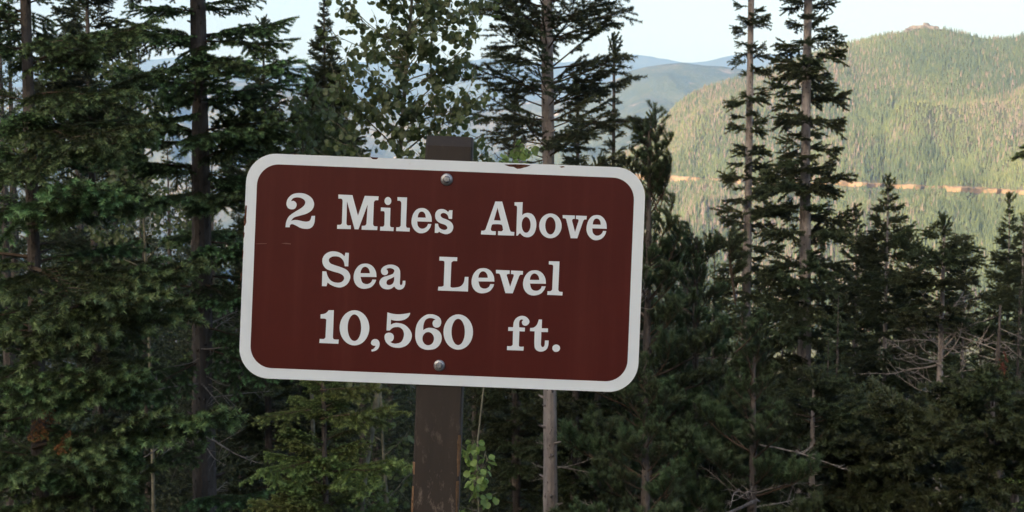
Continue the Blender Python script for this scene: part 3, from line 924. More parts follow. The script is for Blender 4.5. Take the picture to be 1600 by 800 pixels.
def pine_bough(name, L, mats, dens=1300, nl=0.062, nw=0.0042, nsh=13):
    g = TG()
    st = curve((0, 0, 0), (1, 0, 0.15), L, 9, lambda t: (0, RNG.normal(0, 0.25), 0.1 + 0.75 * t), 0.035)
    g.tube(st, np.linspace(0.012 * L + 0.003, 0.003, 10), 4)
    g.needles(st, dens, nl, nw, fwd=1.0, t0=0.68, flat=0.0, tipl=0.12)
    for k in range(nsh):
        t = 0.3 + 0.66 * k / nsh + RNG.uniform(-.03, .03)
        p, d = at(st, t)
        a = R(RNG.uniform(25, 65)) * (1 if k % 2 else -1)
        e = np.array([d[0] * math.cos(a), math.sin(a), d[2] + RNG.uniform(0.0, 0.5)])
        l = L * RNG.uniform(0.22, 0.42) * (1.1 - 0.5 * t)
        tw = curve(p, e, l, 5, (0, 0, 0.9), 0.05)
        g.tube(tw, np.linspace(0.005, 0.0022, 6), 3)
        g.needles(tw, dens, nl, nw, fwd=1.0, flat=0.0, t0=0.3, tipl=0.10)
        if RNG.random() < 0.7:
            p2, d2 = at(tw, 0.5)
            e2 = d2 + RNG.normal(0, 0.5, 3); e2[2] = abs(e2[2]) + 0.2
            tw2 = curve(p2, e2, l * 0.55, 4, (0, 0, 0.8), 0.05)
            g.needles(tw2, dens, nl, nw, fwd=1.0, flat=0.0, t0=0.2, tipl=0.10)
            g.tube(tw2, np.linspace(0.003, 0.002, 5), 3)
    return g.mesh(name, *mats)

def dead_bough(name, L, mat, n=9, up=0.2, wob=0.06, thick=0.011):
    g = TG()
    st = curve((0, 0, 0), (1, 0, 0.0), L, 9, (0, 0, up), wob)
    g.tube(st, np.linspace(thick * L + 0.0015, 0.0012, 10), 5)
    for k in range(n):
        t = RNG.uniform(0.2, 0.95)
        p, d = at(st, t)
        a = R(RNG.uniform(25, 75)) * random.choice((-1, 1))
        e = np.array([d[0] * math.cos(a) - d[1] * math.sin(a), d[1] * math.cos(a) + d[0] * math.sin(a), d[2] + RNG.uniform(-.3, .5)])
        l = L * RNG.uniform(0.14, 0.42) * (1.15 - t)
        tw = curve(p, e, l, 5, (0, 0, up), 0.10)
        g.tube(tw, np.linspace(0.0042 * L + 0.0008, 0.0006, 6), 3)
        if l > 0.1 * L:
            p2, d2 = at(tw, RNG.uniform(.3, .7))
            tw2 = curve(p2, d2 + RNG.normal(0, 0.5, 3), l * 0.5, 3, (0, 0, 0.1), 0.1)
            g.tube(tw2, np.linspace(0.0018, 0.0005, 4), 3)
    return g.mesh(name, mat, mat)

PROTO = {}
def protos(key, fn, n):
    PROTO[key] = [fn(i) for i in range(n)]
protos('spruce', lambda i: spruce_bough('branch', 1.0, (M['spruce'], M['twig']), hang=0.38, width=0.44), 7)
protos('light', lambda i: spruce_bough('branch', 0.7, (M['light_fir'], M['twig']), width=0.5, hang=0.5), 4)
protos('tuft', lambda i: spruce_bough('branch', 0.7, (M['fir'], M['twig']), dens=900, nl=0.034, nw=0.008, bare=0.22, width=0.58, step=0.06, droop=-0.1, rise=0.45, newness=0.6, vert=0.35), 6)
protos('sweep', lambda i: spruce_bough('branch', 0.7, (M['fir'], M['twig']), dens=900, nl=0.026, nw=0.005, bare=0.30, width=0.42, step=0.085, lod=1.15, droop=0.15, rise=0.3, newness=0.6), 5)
protos('pine', lambda i: pine_bough('branch', 0.9, (M['pine'], M['twig'])), 6)
protos('dead', lambda i: dead_bough('dead_branch', 0.7, M['dead_wood']), 5)
protos('dead_up', lambda i: dead_bough('dead_branch', 0.8, M['dead_wood'], n=15, up=0.45, wob=0.11, thick=0.010), 5)
protos('brown', lambda i: spruce_bough('brown_sprig', 0.25, (M['brown_needle'], M['twig']), dens=500, width=0.5, step=0.05), 2)

def trunk_mesh(name, pts, radii, mat, sides=12, knots=0):
    g = TG()
    pts = np.asarray(pts, float)
    k = len(pts)
    # subdivide
    tt = np.linspace(0, 1, max(14, k * 3))
    cp = np.linspace(0, 1, k)
    pp = np.stack([np.interp(tt, cp, pts[:, c]) for c in range(3)], -1)
    rr = np.interp(tt, cp, radii) * (1 + 0.10 * RNG.normal(0, 0.6, len(tt)))
    g.tube(pp, rr, sides)
    for i in range(knots):
        t = RNG.uniform(0.05, 0.9)
        p, d = at(pp, t); r0 = float(np.interp(t, tt, rr))
        a = RNG.uniform(0, 6.28)
        e = np.array([math.cos(a), math.sin(a), 0.25])
        l = RNG.uniform(0.02, 0.07) + r0
        g.tube(curve(p, e, l, 2, (0, 0, 0.1)), [r0 * 0.35, r0 * 0.22, r0 * 0.10], 5)
    return g.mesh(name, mat, mat)

def place(mesh_list, parent, p, az, pitch, roll, s, name='branch'):
    me = random.choice(mesh_list)
    o = bpy.data.objects.new(name, me)
    link(o, parent)
    o.matrix_local = Matrix.Translation(p) @ Matrix.Rotation(az, 4, 'Z') @ Matrix.Rotation(-pitch, 4, 'Y') @ Matrix.Rotation(roll, 4, 'X') @ Matrix.Scale(s, 4)
    return o

def base_of(px, d, sink=0.05):
    x = (px - 800) / F * d
    y = d
    return np.array([x, y, float(ground_z(x, y)) - sink])

def top_z(px, py, d):
    return float(P(px, py, d)[2])

def conifer(name, label, px, d, H, r0, kind, plen, lmax, z0, whorl, nper, pitch, group=None, lean=(0, 0), taper=0.9, bark='bark', prof=None, dead=0, dead_len=0.5, dead_z=None, knots=25, cat='tree', skip=None, az_bias=None, deadkind='dead', zmax=None, inter=0.5, gap=0.08):
    """kind: bough prototypes; plen: their length; lmax: longest bough; pitch(t): bough angle over the crown, t = 0 foot .. 1 top"""
    b0 = base_of(px, d)
    root = empty(name, b0)
    tag(root, label, cat, group)
    hs = np.linspace(0, 1, 9)
    wob = RNG.normal(0, 0.006 * H ** 0.5, (9, 2)).cumsum(0) * 0.4
    pts = np.stack([lean[0] * hs * H + wob[:, 0] - wob[0, 0], lean[1] * hs * H + wob[:, 1] - wob[0, 1], hs * H], -1)
    rad = r0 * (1 - taper * hs) ** 0.9 + 0.006
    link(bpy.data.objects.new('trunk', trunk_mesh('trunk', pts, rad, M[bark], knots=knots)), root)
    z = z0
    zt = H if zmax is None else min(H, zmax)
    k = 0
    while z < zt * 0.985:
        t = (z - z0) / (H - z0)
        ln = lmax * (prof(t) if prof else (1 - t) ** 0.8 * min(1, 0.55 + 2.0 * t))
        ph = RNG.uniform(0, 6.28)
        for i in range(nper):
            az = ph + 2 * math.pi * i / nper + RNG.normal(0, 0.25)
            zz = z + RNG.normal(0, whorl * 0.18)
            if zz < 0.1 or zz > H or RNG.random() < gap: continue
            l = max(0.08, ln * RNG.uniform(0.62, 1.12))
            if az_bias: l *= az_bias(az, t)
            if skip and skip(az, zz): continue
            c, _ = at(pts, zz / H)
            place(PROTO[kind], root, c, az, R(pitch(t) + RNG.normal(0, 8)), R(RNG.normal(0, 14)), l / plen)
        if RNG.random() < inter:
            for i in range(2):
                zz = z + whorl * RNG.uniform(0.3, 0.7)
                if zz > H: continue
                c, _ = at(pts, zz / H)
                az = RNG.uniform(0, 6.28)
                l = max(0.08, ln * RNG.uniform(0.35, 0.7))
                if az_bias: l *= az_bias(az, t)
                place(PROTO[kind], root, c, az, R(pitch(t) + RNG.normal(0, 8)), R(RNG.normal(0, 12)), l / plen)
        z += whorl * RNG.uniform(0.65, 1.35) * (1 - 0.45 * t)
        k += 1
    if z0 < H * 0.95 and zmax is None:
        place(PROTO[kind], root, pts[-1] - np.array([0, 0, 0.25]), 0, R(86), 0, 0.38 / plen)
    for i in range(dead):
        lo, hi = dead_z if dead_z else (0.2, z0)
        zz = RNG.uniform(lo, hi)
        c, _ = at(pts, zz / H)
        place(PROTO[deadkind], root, c, RNG.uniform(0, 6.28), R(RNG.normal(-4, 14)), R(RNG.uniform(-180, 180)) if deadkind == 'dead' else R(RNG.normal(0, 30)), dead_len * RNG.uniform(0.5, 1.1) / 0.7, 'dead_branch')
    return root, pts

# ------------------------------------------------------------------ the individual trees
def key_bough(root, kind, plen, px0, py0, px1, py1, d0, d1, roll=0, name='branch', sc=1.0):
    """a bough from a point on its trunk to a tip point, both given where they stand in space"""
    a = P(px0, py0, d0); b_ = P(px1, py1, d1)
    v = b_ - a
    l = np.linalg.norm(v)
    az = math.atan2(v[1], v[0]); pt = math.asin(v[2] / l)
    return place(PROTO[kind], root, a - np.array(root.location), az, pt, R(roll), l / plen * sc, name)

# near left spruces
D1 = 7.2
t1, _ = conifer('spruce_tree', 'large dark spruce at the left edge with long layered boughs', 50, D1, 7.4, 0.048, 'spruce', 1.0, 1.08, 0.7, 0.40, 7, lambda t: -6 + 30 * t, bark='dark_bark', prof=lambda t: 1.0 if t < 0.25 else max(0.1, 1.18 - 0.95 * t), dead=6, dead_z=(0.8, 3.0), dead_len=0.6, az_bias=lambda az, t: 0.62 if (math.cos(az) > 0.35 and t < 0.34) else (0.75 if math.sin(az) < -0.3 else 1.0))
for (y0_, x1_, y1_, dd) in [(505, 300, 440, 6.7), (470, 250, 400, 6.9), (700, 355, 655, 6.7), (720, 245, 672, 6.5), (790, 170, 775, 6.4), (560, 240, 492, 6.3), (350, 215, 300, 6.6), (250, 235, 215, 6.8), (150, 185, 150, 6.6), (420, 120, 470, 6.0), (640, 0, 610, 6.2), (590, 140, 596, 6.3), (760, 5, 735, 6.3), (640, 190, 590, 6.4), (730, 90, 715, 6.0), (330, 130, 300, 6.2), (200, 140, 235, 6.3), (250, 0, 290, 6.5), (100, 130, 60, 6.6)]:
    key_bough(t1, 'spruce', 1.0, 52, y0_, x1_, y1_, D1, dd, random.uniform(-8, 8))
for (x, y) in [(75, 632), (108, 668), (106, 505), (60, 650)]:
    p = P(x, y, 6.55)
    place(PROTO['brown'], t1, p - np.array(t1.location), random.uniform(0, 6), R(-60), 0, 0.55, 'brown_sprig')
D2 = 8.4
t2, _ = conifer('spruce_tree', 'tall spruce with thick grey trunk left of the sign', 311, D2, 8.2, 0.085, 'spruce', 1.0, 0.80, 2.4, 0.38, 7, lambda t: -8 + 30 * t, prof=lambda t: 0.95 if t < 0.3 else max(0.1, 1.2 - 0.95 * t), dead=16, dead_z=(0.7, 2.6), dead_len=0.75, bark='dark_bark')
for (y0_, x1_, y1_, dd) in [(60, 455, 35, 8.2), (120, 470, 108, 8.0), (240, 440, 205, 7.9), (330, 380, 312, 7.6), (20, 200, 10, 8.0), (180, 230, 200, 7.8), (400, 390, 395, 7.8), (300, 260, 330, 7.5), (90, 370, 110, 7.6), (210, 360, 225, 7.6), (470, 385, 480, 7.9), (780, 380, 790, 7.6), (690, 250, 730, 7.8)]:
    key_bough(t2, 'spruce', 1.0, 311, y0_, x1_, y1_, D2, dd, random.uniform(-8, 8))
for (x0, y0_, x1_, y1_) in [(315, 545, 370, 555), (310, 560, 265, 590), (318, 680, 420, 725), (315, 600, 375, 650)]:
    key_bough(t2, 'dead', 0.7, x0, y0_, x1_, y1_, D2, 8.1, 30, 'dead_branch')

# young fir showing below the sign
t15, _ = conifer('fir_tree', 'small light green fir behind the lower left corner of the sign', 500, 6.6, 2.3, 0.018, 'light', 0.7, 0.66, 0.3, 0.14, 7, lambda t: -4 + 35 * t, bark='dark_bark', dead=3, dead_len=0.3)
for (y0_, x1_, y1_, dd) in [(655, 612, 648, 6.3), (640, 400, 655, 6.4), (740, 620, 735, 6.2), (720, 400, 745, 6.2), (610, 590, 612, 6.4)]:
    key_bough(t15, 'light', 0.7, 500, y0_, x1_, y1_, 6.6, dd)

# mid distance spires on the left
conifer('spruce_tree', 'slim spruce spire rising behind the large left spruce', 147, 17, 9.6, 0.07, 'tuft', 0.7, 0.75, 0.6, 0.3, 5, lambda t: -8 + 25 * t, prof=lambda t: min(1, 0.10 + (1 - t) * 3.4), bark='dark_bark')
conifer('spruce_tree', 'slim dark spruce half hidden right of the thick grey trunk', 412, 18, top_z(412, 45, 18) - base_of(412, 18)[2], 0.06, 'tuft', 0.7, 0.7, 0.8, 0.3, 5, lambda t: -6 + 25 * t, prof=lambda t: min(1, 0.10 + (1 - t) * 3.4), bark='dark_bark')
conifer('spruce_tree', 'pointed narrow spruce against the sky above the upper left sign corner', 512, 20, top_z(512, 2, 20) - base_of(512, 20)[2], 0.06, 'tuft', 0.7, 0.60, 0.8, 0.16, 7, lambda t: -4 + 25 * t, prof=lambda t: min(1, 0.10 + (1 - t) * 3.4), bark='dark_bark')

# the bare-stemmed fir behind the sign
D6 = 10.6
H6 = 9.0
t6, _ = conifer('fir_tree', 'straight fir with bare pale trunk and upswept sparse branches behind the sign', 864, D6, H6, 0.066, 'sweep', 0.7, 0.82, 3.6, 0.20, 6, lambda t: 2 + 22 * t, dead=30, dead_z=(0.8, 4.0), dead_len=0.45, knots=60, taper=0.62, prof=lambda t: 1.0 if t < 0.5 else 1.4 - 0.85 * t, lean=(-0.004, 0))
for (y0_, x1_, y1_) in [(105, 962, 45), (60, 955, 8), (165, 968, 130), (130, 945, 110), (60, 770, 95), (105, 765, 110), (150, 775, 150), (30, 800, 50), (200, 960, 175), (190, 780, 200)]:
    key_bough(t6, 'sweep', 0.7, 862, y0_, x1_, y1_, D6, D6 - random.uniform(-0.3, 0.35), random.uniform(-20, 20))
conifer('fir_tree', 'dark fir just left of the bare pale trunk', 806, 14, top_z(806, 150, 14) - base_of(806, 14)[2], 0.05, 'tuft', 0.7, 0.75, 1.2, 0.24, 6, lambda t: 0 + 22 * t, bark='dark_bark', dead=6)
conifer('fir_tree', 'dark fir just right of the bare pale trunk', 900, 13, top_z(900, 140, 13) - base_of(900, 13)[2], 0.05, 'tuft', 0.7, 0.7, 1.2, 0.24, 6, lambda t: 0 + 22 * t, bark='dark_bark', dead=8)
conifer('fir_tree', 'dark fir with a bare leader between pale trunk and bushy pine', 958, 13.5, top_z(960, 75, 13.5) - base_of(958, 13.5)[2], 0.05, 'tuft', 0.7, 0.72, 1.2, 0.24, 6, lambda t: 0 + 22 * t, bark='dark_bark', dead=8, prof=lambda t: max(0.05, (1 - t * 1.12)) ** 0.7)

# bushy pines right of the sign
def pine(label, px, d, pytop, lmax, n_dead):
    H = top_z(px, pytop, d) - base_of(px, d)[2]
    return conifer('pine_tree', label, px, d, H, 0.05, 'pine', 0.9, lmax, 0.15, 0.25, 6, lambda t: 0 + 22 * t + 22 * t * t, bark='dark_bark', prof=lambda t: max(0.26, 1.0 - 0.74 * t), dead=n_dead, dead_z=(0.5, H * 0.75), dead_len=0.7, deadkind='dead_up', knots=10, gap=0.2)
tp1, _ = pine('bushy pine with upright brush-like shoots beside the upper right sign corner', 1014, 9.6, 205, 1.0, 7)
for (y0_, x1_, y1_) in [(230, 1008, 128), (255, 1034, 165), (310, 1062, 225), (350, 1086, 285), (290, 976, 205), (400, 1108, 330)]:
    key_bough(tp1, 'pine', 0.9, 1028, y0_ + 40, x1_, y1_ + 10, 9.6, 9.4, random.uniform(-20, 20), sc=0.8)
tp2, _ = pine('low bushy pine spreading in front of the two slim spruces', 1180, 9.2, 560, 1.05, 7)
for (y0_, x1_, y1_) in [(470, 1118, 330), (480, 1095, 350), (540, 1195, 470), (550, 1240, 490)]:
    key_bough(tp2, 'pine', 0.9, 1150, y0_, x1_, y1_, 9.2, 9.0, random.uniform(-20, 20), sc=0.75)
pine('middle bushy pine stepping down between the tallest pine and the slim spruces', 1085, 10.2, 370, 1.0, 6)
pine('shadowed low pine at the bottom right of the post', 1010, 8.2, 590, 0.85, 5)

# the two slim spruces
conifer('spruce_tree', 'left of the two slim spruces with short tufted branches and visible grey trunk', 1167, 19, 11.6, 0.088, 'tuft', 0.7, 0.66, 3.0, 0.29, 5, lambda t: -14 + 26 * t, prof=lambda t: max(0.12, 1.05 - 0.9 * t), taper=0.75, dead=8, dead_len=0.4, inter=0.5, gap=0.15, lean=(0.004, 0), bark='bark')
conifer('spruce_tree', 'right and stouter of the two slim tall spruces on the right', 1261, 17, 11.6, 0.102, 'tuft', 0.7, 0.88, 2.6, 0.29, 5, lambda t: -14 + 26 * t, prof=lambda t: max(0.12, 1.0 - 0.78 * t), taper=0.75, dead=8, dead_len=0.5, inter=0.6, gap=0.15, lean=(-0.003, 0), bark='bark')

# mid spruces on the right
def mid(label, px, d, pytop, lmax, z0=1.0, r0=0.045, **kw):
    H = top_z(px, pytop, d) - base_of(px, d)[2]
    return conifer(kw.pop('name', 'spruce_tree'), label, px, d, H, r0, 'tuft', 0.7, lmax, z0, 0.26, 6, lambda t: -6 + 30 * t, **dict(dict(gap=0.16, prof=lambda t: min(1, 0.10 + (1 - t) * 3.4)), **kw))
mid('shaded spruce with pointed top and crooked thin trunk right of the tall pair', 1385, 19, 288, 0.55, z0=2.4, r0=0.05, dead=14)
mid('shaded spruce filling the gap beside the stouter slim spruce', 1340, 21, 338, 0.55)
mid('shaded spruce with blunt top between crooked trunk and dead-branched tree', 1424, 23, 372, 0.55)
t12, p12 = mid('dark-topped fir with bare bleached branches on its lower trunk', 1474, 15, 352, 0.62, z0=3.75, r0=0.068, dead=22, dead_z=(1.6, 3.9), dead_len=0.95, deadkind='dead_up', name='fir_tree', prof=lambda t: 0.9 if t < 0.6 else 1.9 - 1.7 * t)
for (y0_, x1_, y1_) in [(545, 1560, 500), (575, 1570, 560), (600, 1545, 580), (520, 1530, 470), (510, 1440, 470), (560, 1420, 530), (640, 1520, 620), (530, 1555, 480), (590, 1410, 590), (500, 1510, 455)]:
    key_bough(t12, 'dead_up', 0.8, 1472, y0_ + 15, x1_, y1_, 15, 14.6, random.uniform(-60, 60), 'dead_branch')
mid('shaded spruce just right of the dead-branched fir', 1512, 18, 392, 0.5)
mid('narrow dark spire at the right edge of the view', 1578, 24, 312, 0.5)
mid('second narrow spire cut by the right edge', 1602, 23, 345, 0.5)
mid('dark low spruce in the lower right corner', 1560, 9.5, 600, 0.9, z0=0.3)
mid('shadowed young spruce under the crooked thin trunk', 1400, 11, 640, 0.8, z0=0.3)
mid('shadowed young spruce under the stouter slim spruce', 1275, 10.5, 600, 0.85, z0=0.3)
te, _ = conifer('spruce_tree', 'spruce beyond the right edge with one bough tip reaching in', 1700, 9.0, 6.2, 0.06, 'spruce', 1.0, 0.62, 0.7, 0.34, 5, lambda t: -6 + 30 * t, bark='dark_bark', prof=lambda t: max(0.1, 0.9 - 0.8 * t))
key_bough(te, 'spruce', 1.0, 1700, 240, 1593, 232, 9.0, 8.8)

# broken snag on the right
b0 = base_of(1567, 14)
Hs = top_z(1567, 478, 14) - b0[2]
sn = empty('dead_snag', b0)
tag(sn, 'broken grey dead snag with a rust red patch near the right edge', 'dead tree')
link(bpy.data.objects.new('trunk', trunk_mesh('trunk', [(0, 0, 0), (0.03, 0, Hs * .4), (-0.02, 0, Hs * .7), (0.0, 0, Hs)], [0.05, 0.042, 0.034, 0.012], M['dark_bark'], knots=25)), sn)
for k in range(12):
    place(PROTO['dead'], sn, np.array([0, 0, Hs * RNG.uniform(0.55, 0.98)]), RNG.uniform(0, 6.28), R(RNG.normal(-15, 20)), 0, RNG.uniform(0.3, 0.8), 'dead_branch')
for k in range(4):
    place(PROTO['brown'], sn, np.array([0.02, -0.05, Hs * RNG.uniform(0.78, 0.9)]), RNG.uniform(0, 6.28), R(-70), 0, 0.6, 'brown_sprig')

# thin trunks in the deep shade under the sign
for (px, d, lab) in [(937, 13, 'thin bare dark trunk right of the pale bare fir trunk'), (905, 16, 'thin shadowed trunk farther back behind the pale fir trunk')]:
    conifer('spruce_tree', lab, px, d, 4.9 if d < 14 else 5.4, 0.05, 'tuft', 0.7, 0.6, 4.2, 0.3, 4, lambda t: 0, bark='dark_bark', dead=24, dead_z=(1, 4.2), dead_len=0.6)

# ------------------------------------------------------------------ aspens
def leaf_mesh(i, mat):
    n = 14
    V = [(0, 0, 0)]
    L = 0.024
    for k in range(n):
        a = 2 * math.pi * k / n
        r = L * (1 + 0.10 * math.cos(a) + 0.05 * RNG.normal())
        x = r * math.cos(a) * 1.02 ; y = r * math.sin(a)
        V.append((x, y, 0.006 * (abs(y) / L) ** 1.5 + 0.002 * math.sin(3 * a + i)))
    T = [(0, k + 1, (k + 1) % n + 1) for k in range(n)]
    b0 = len(V)
    # stalk from the leaf's base to the twig
    V += [(-L * 0.9, 0.0007, 0), (-L * 0.9, -0.0007, 0), (-L * 2.3, 0.0005, 0.004), (-L * 2.3, -0.0005, 0.004)]
    T += [(b0, b0 + 1, b0 + 3), (b0, b0 + 3, b0 + 2)]
    V = np.array(V) + np.array([L * 2.3, 0, 0])
    return V, np.array(T)

LEAVES = {k: [] for k in ('leaf', 'young_leaf')}
for k in LEAVES:
    for i in range(4):
        V, T = leaf_mesh(i, k)
        LEAVES[k].append((V, T, mesh_np('leaf', V, [T], [M[k]], attrs={'rnd': np.full(len(V), 0.25 * i)})))

def rand_leaf_matrix(p, s, toward):
    hang = RNG.uniform(-1.5, -0.35)
    az = RNG.uniform(0, 6.28)
    return Matrix.Translation(p) @ Matrix.Rotation(az, 4, 'Z') @ Matrix.Rotation(-hang, 4, 'Y') @ Matrix.Rotation(RNG.uniform(-1.2, 1.2), 4, 'X') @ Matrix.Scale(s, 4)

def aspen(name, label, spine, rads, limbs, leafkind, ls, n_obj, leaf_step=0.03, bark='aspen_bark', twigs=5, spread=1.0, tlen=0.45):
    """spine: world points of the stem; limbs: (t along stem, direction, length)"""
    base = np.array(spine[0], float)
    root = empty(name, base)
    tag(root, label, 'tree')
    sp = np.array(spine, float) - base
    link(bpy.data.objects.new('trunk', trunk_mesh('trunk', sp, rads, M[bark], sides=10, knots=6)), root)
    spots = []
    for (t, dv, L) in limbs:
        p, d = at(sp, t)
        br = curve(p, dv, L, 7, (0, 0, 0.35), 0.06)
        g = TG()
        r1 = float(np.interp(t, np.linspace(0, 1, len(rads)), rads)) * 0.42
        g.tube(br, np.linspace(r1, 0.0014, 8), 5)
        for k in range(twigs):
            tt = 0.2 + 0.78 * (k + RNG.random() * 0.8) / twigs
            q, dq = at(br, tt)
            e = dq * 0.6 + RNG.normal(0, 0.6, 3) * np.array([1, 0.9, 0.8])
            tl = L * tlen * RNG.uniform(0.5, 1.1) * (1.15 - 0.5 * tt) * spread
            tw = curve(q, e, tl, 5, (0, 0, 0.1), 0.12)
            g.tube(tw, np.linspace(0.0022, 0.0008, 6), 3)
            s = 0.15
            while s < 1.0:
                lp, _ = at(tw, s)
                spots.append(lp)
                s += leaf_step / max(tl, 0.05) * RNG.uniform(0.6, 1.4)
        s = 0.35
        while s < 1.0:
            lp, _ = at(br, s)
            spots.append(lp)
            s += leaf_step / L * RNG.uniform(0.8, 1.8)
        link(bpy.data.objects.new('branch', g.mesh('branch', M[bark], M[bark])), root)
    spots = np.array(spots)
    w = spots + base
    px, py, _ = to_px(w)
    seen = (py > -40) & (py < 830)
    order = np.concatenate([RNG.permutation(np.where(seen)[0]), np.where(~seen)[0]])
    for i in order[:n_obj]:
        V, T, me = random.choice(LEAVES[leafkind])
        o = bpy.data.objects.new('leaf', me)
        link(o, root)
        o.matrix_local = rand_leaf_matrix(spots[i], ls * RNG.uniform(0.7, 1.15), 0)
    rest = order[n_obj:]
    if len(rest):
        Vs, Ts, rn, n0 = [], [], [], 0
        for i in rest:
            V, T, me = random.choice(LEAVES[leafkind])
            mm = np.array(rand_leaf_matrix(spots[i], ls * RNG.uniform(0.7, 1.15), 0))
            Vs.append(V @ mm[:3, :3].T + mm[:3, 3]); Ts.append(T + n0); n0 += len(V)
            rn.append(np.full(len(V), RNG.random()))
        fo = link(bpy.data.objects.new('foliage', mesh_np('foliage', np.concatenate(Vs), [np.concatenate(Ts)], [M[leafkind]], attrs={'rnd': np.concatenate(rn)})), root)
        tag(fo, kind='stuff')
    return root, len(spots)

DA = 6.9
gb = base_of(548, DA)
spine = [gb, P(565, 760, DA), P(592, 610, DA), P(612, 400, DA), P(626, 225, DA), P(634, 120, DA), P(642, 20, DA), P(655, -130, DA)]
limbs = []
for k in range(30):
    t = 0.50 + 0.47 * k / 30
    a = RNG.uniform(0, 6.28) if k % 3 == 2 else (0.0 if k % 2 else math.pi) + RNG.normal(0, 0.45)
    limbs.append((t, (math.cos(a), math.sin(a) * 0.8, RNG.uniform(0.2, 0.85)), RNG.uniform(0.30, 0.56) * (1.1 - 0.3 * (t - 0.5) * 2)))
for k in range(20):
    a = RNG.uniform(0, 6.28)
    limbs.append((0.55 + 0.42 * k / 20, (math.cos(a), math.sin(a), RNG.uniform(0.1, 0.9)), RNG.uniform(0.09, 0.2)))
limbs += [(0.57, (1, 0.2, 0.35), 0.5), (0.61, (1, -0.2, 0.2), 0.48), (0.555, (1, -0.1, 0.75), 0.55), (0.53, (-1, -0.2, 0.3), 0.4), (0.52, (0.8, -0.4, 0.25), 0.35), (0.68, (1, 0.1, 0.55), 0.58), (0.80, (1, -0.1, 0.45), 0.52), (0.60, (-1, 0.0, 0.5), 0.40)]
aspen('aspen_tree', 'slender aspen with round leaves rising just above the sign left of the post', spine, [0.024, 0.021, 0.018, 0.015, 0.013, 0.011, 0.009, 0.004], limbs, 'leaf', 0.78, 300, 0.023, twigs=8, spread=1.2)

def small_aspen(label, px, d, py_top, py_low, n, lsz, ln):
    b0 = base_of(px, d)
    tz = top_z(px, py_top, d)
    spine = [b0 + np.array([0, 0, (tz - b0[2]) * f]) + np.array([0.03 * math.sin(5 * f), 0, 0]) for f in np.linspace(0, 1, 6)]
    tlow = (top_z(px, py_low, d) - b0[2]) / (tz - b0[2])
    limbs = []
    for k in range(n):
        t = tlow + (0.97 - tlow) * k / n
        a = RNG.uniform(0, 6.28)
        limbs.append((t, (math.cos(a), math.sin(a), RNG.uniform(0.3, 0.9)), ln * RNG.uniform(0.6, 1.1) * (1.2 - 0.6 * k / n)))
    aspen('aspen_tree', label, spine, [0.02, 0.018, 0.015, 0.012, 0.008, 0.003], limbs, 'leaf', lsz, 0, 0.03, twigs=8)
small_aspen('small aspen with fine leaves between upper left sign corner and taller aspen', 480, 9.0, 135, 310, 24, 0.85, 0.44)
small_aspen('small aspen glimpsed between the two large left spruces', 226, 11.0, 40, 420, 26, 0.95, 0.6)
small_aspen('thin young aspen in the shade below the sign left of the post', 600, 7.4, 560, 860, 12, 0.85, 0.32)

DS = 5.6
gb = base_of(752, DS)
spine = [gb, P(748, 800, DS), P(745, 700, DS), P(770, 480, DS), P(790, 320, DS), P(806, 218, DS)]
limbs = []
for k in range(16):
    t = 0.10 + 0.32 * k / 16
    limbs.append((t, (RNG.normal(0.0, 0.7), RNG.normal(-0.2, 0.6), RNG.uniform(0.3, 1.0)), RNG.uniform(0.08, 0.17)))
for k in range(9):
    t = 0.86 + 0.13 * k / 9
    limbs.append((t, (RNG.normal(0.0, 1.0), RNG.normal(-0.1, 0.6), RNG.uniform(0.3, 0.8)), RNG.uniform(0.05, 0.12)))
aspen('aspen_sapling', 'thin aspen sapling with bright green round leaves right behind the post', spine, [0.0045, 0.004, 0.0038, 0.0035, 0.003, 0.0015], limbs, 'young_leaf', 0.66, 240, 0.020, twigs=3)

# ------------------------------------------------------------------ shaded forest behind, trees copied with their parts
def far_tree(H, lmax, spread_seed):
    g = TG()
    z = 0.12 * H
    while z < H * 0.985:
        t = z / H
        ln = lmax * (1 - t) ** 0.75 * RNG.uniform(0.85, 1.1) * min(1, 0.6 + 1.5 * t)
        n = 7
        ph = RNG.uniform(0, 6.28)
        for i in range(n):
            az = ph + 6.283 * i / n + RNG.normal(0, 0.25)
            l = max(0.12, ln * RNG.uniform(0.6, 1.15))
            st = curve((0, 0, z + RNG.normal(0, 0.06)), (math.cos(az), math.sin(az), RNG.uniform(-0.25, 0.15) + 0.5 * t), l, 4, (0, 0, 0.25), 0.02)
            g.needles(st, 70, 0.07, 0.020, fwd=0.9, t0=0.15, tipl=0.25)
            for k in range(int(3 + l * 6)):
                q, dq = at(st, RNG.uniform(0.25, 0.95))
                a = R(RNG.uniform(35, 65)) * random.choice((-1, 1))
                e = np.array([dq[0] * math.cos(a) - dq[1] * math.sin(a), dq[1] * math.cos(a) + dq[0] * math.sin(a), dq[2] + RNG.uniform(-.3, .1)])
                tw = curve(q, e, l * RNG.uniform(0.2, 0.42), 2, (0, 0, 0))
                g.needles(tw, 90, 0.06, 0.018, fwd=0.9, tipl=0.2)
        z += RNG.uniform(0.2, 0.34)
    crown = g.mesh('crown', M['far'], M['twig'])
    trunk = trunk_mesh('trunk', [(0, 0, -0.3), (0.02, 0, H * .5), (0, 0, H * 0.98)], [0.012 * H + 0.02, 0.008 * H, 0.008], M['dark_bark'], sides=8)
    return trunk, crown
FARH = [9.0, 9.0, 8.0, 10.0]
FAR = [far_tree(h, l, i) for i, (h, l) in enumerate(zip(FARH, [1.5, 1.3, 1.6, 1.35]))]
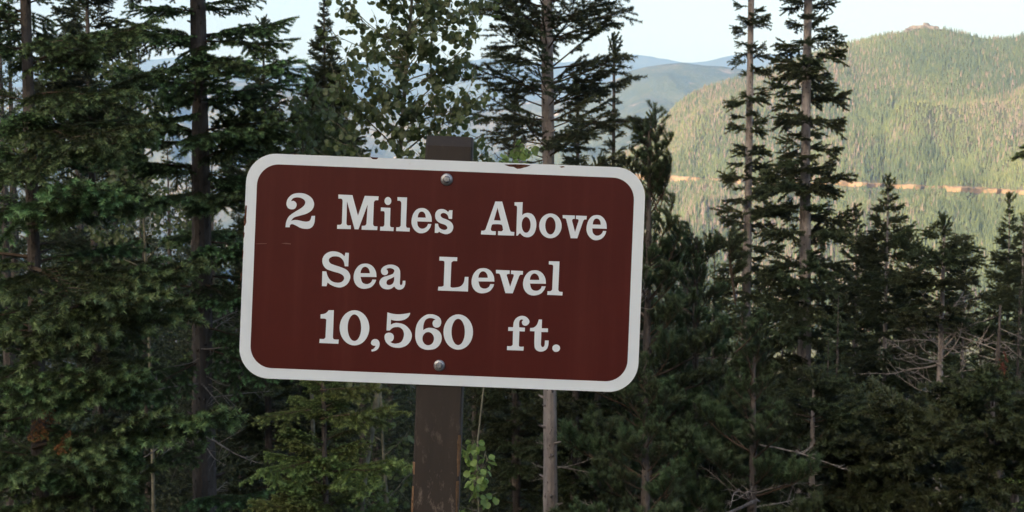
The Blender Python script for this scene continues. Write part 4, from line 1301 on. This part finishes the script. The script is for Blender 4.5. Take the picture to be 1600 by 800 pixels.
limit = [(-300, -100), (170, -60), (230, 190), (330, 150), (420, 170), (480, 250), (560, 260), (980, 230), (1010, 240), (1100, 330), (1150, 380), (1250, 400), (1330, 395), (1400, 405), (1480, 430), (1530, 470), (1560, 440), (1900, 380)]
placed = []
count = 0
for row, d in enumerate(np.arange(13.5, 62, 2.9)):
    half = d * 0.50
    sp = 2.3 if d < 30 else 3.0
    for x in np.arange(-half - 1, half + 1, sp):
        xx = x + RNG.uniform(-0.8, 0.8); yy = d + RNG.uniform(-1.1, 1.1)
        px = 800 + F * xx / yy
        if px < -150 or px > 1760: continue
        lim = float(np.interp(px, [l[0] for l in limit], [l[1] for l in limit])) + RNG.uniform(5, 130) * (1.0 if d < 40 else 0.6)
        if d < 17 and 1340 < px < 1620: lim = max(lim, 690)
        gz = float(ground_z(xx, yy))
        H = float(P(px, lim, yy)[2]) - gz
        H = min(H, 13.5)
        if H < 3.0: continue
        k = random.randrange(4)
        # nothing of the rows hidden completely by nearer ones is needed on the far left
        if d > 34 and (px < 150): continue
        tr, cr = FAR[k]
        s = H / FARH[k]
        root = empty('spruce_tree', (xx, yy, gz))
        root.scale = (s * RNG.uniform(0.85, 1.05),) * 2 + (s,)
        root.rotation_euler[2] = RNG.uniform(0, 6.28)
        tag(root, 'dark spruce among many alike in the shaded forest behind the nearer trees', 'tree', 'shaded spruces behind the nearer trees')
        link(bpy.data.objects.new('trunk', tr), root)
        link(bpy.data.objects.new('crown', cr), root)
        count += 1
print('background trees', count)

# fallen pale log, lower right
a = P(1128, 800, 7.6); b_ = P(1182, 772, 7.9)
o = link(bpy.data.objects.new('fallen_branch', trunk_mesh('fallen_branch', [a - (b_ - a) * 1.5, a - np.array([0, 0, 0.03]), b_ - np.array([0, 0, 0.04]), b_ + (b_ - a) * 0.1 - np.array([0, 0, 0.06])], [0.016, 0.014, 0.011, 0.006], M['dark_bark'], sides=7, knots=4)))
tag(o, 'pale fallen dead branch leaning in the dark undergrowth at lower right', 'branch')
print('objects', len(COL.objects), 'zmin', zmin, 'zmax', zmax)
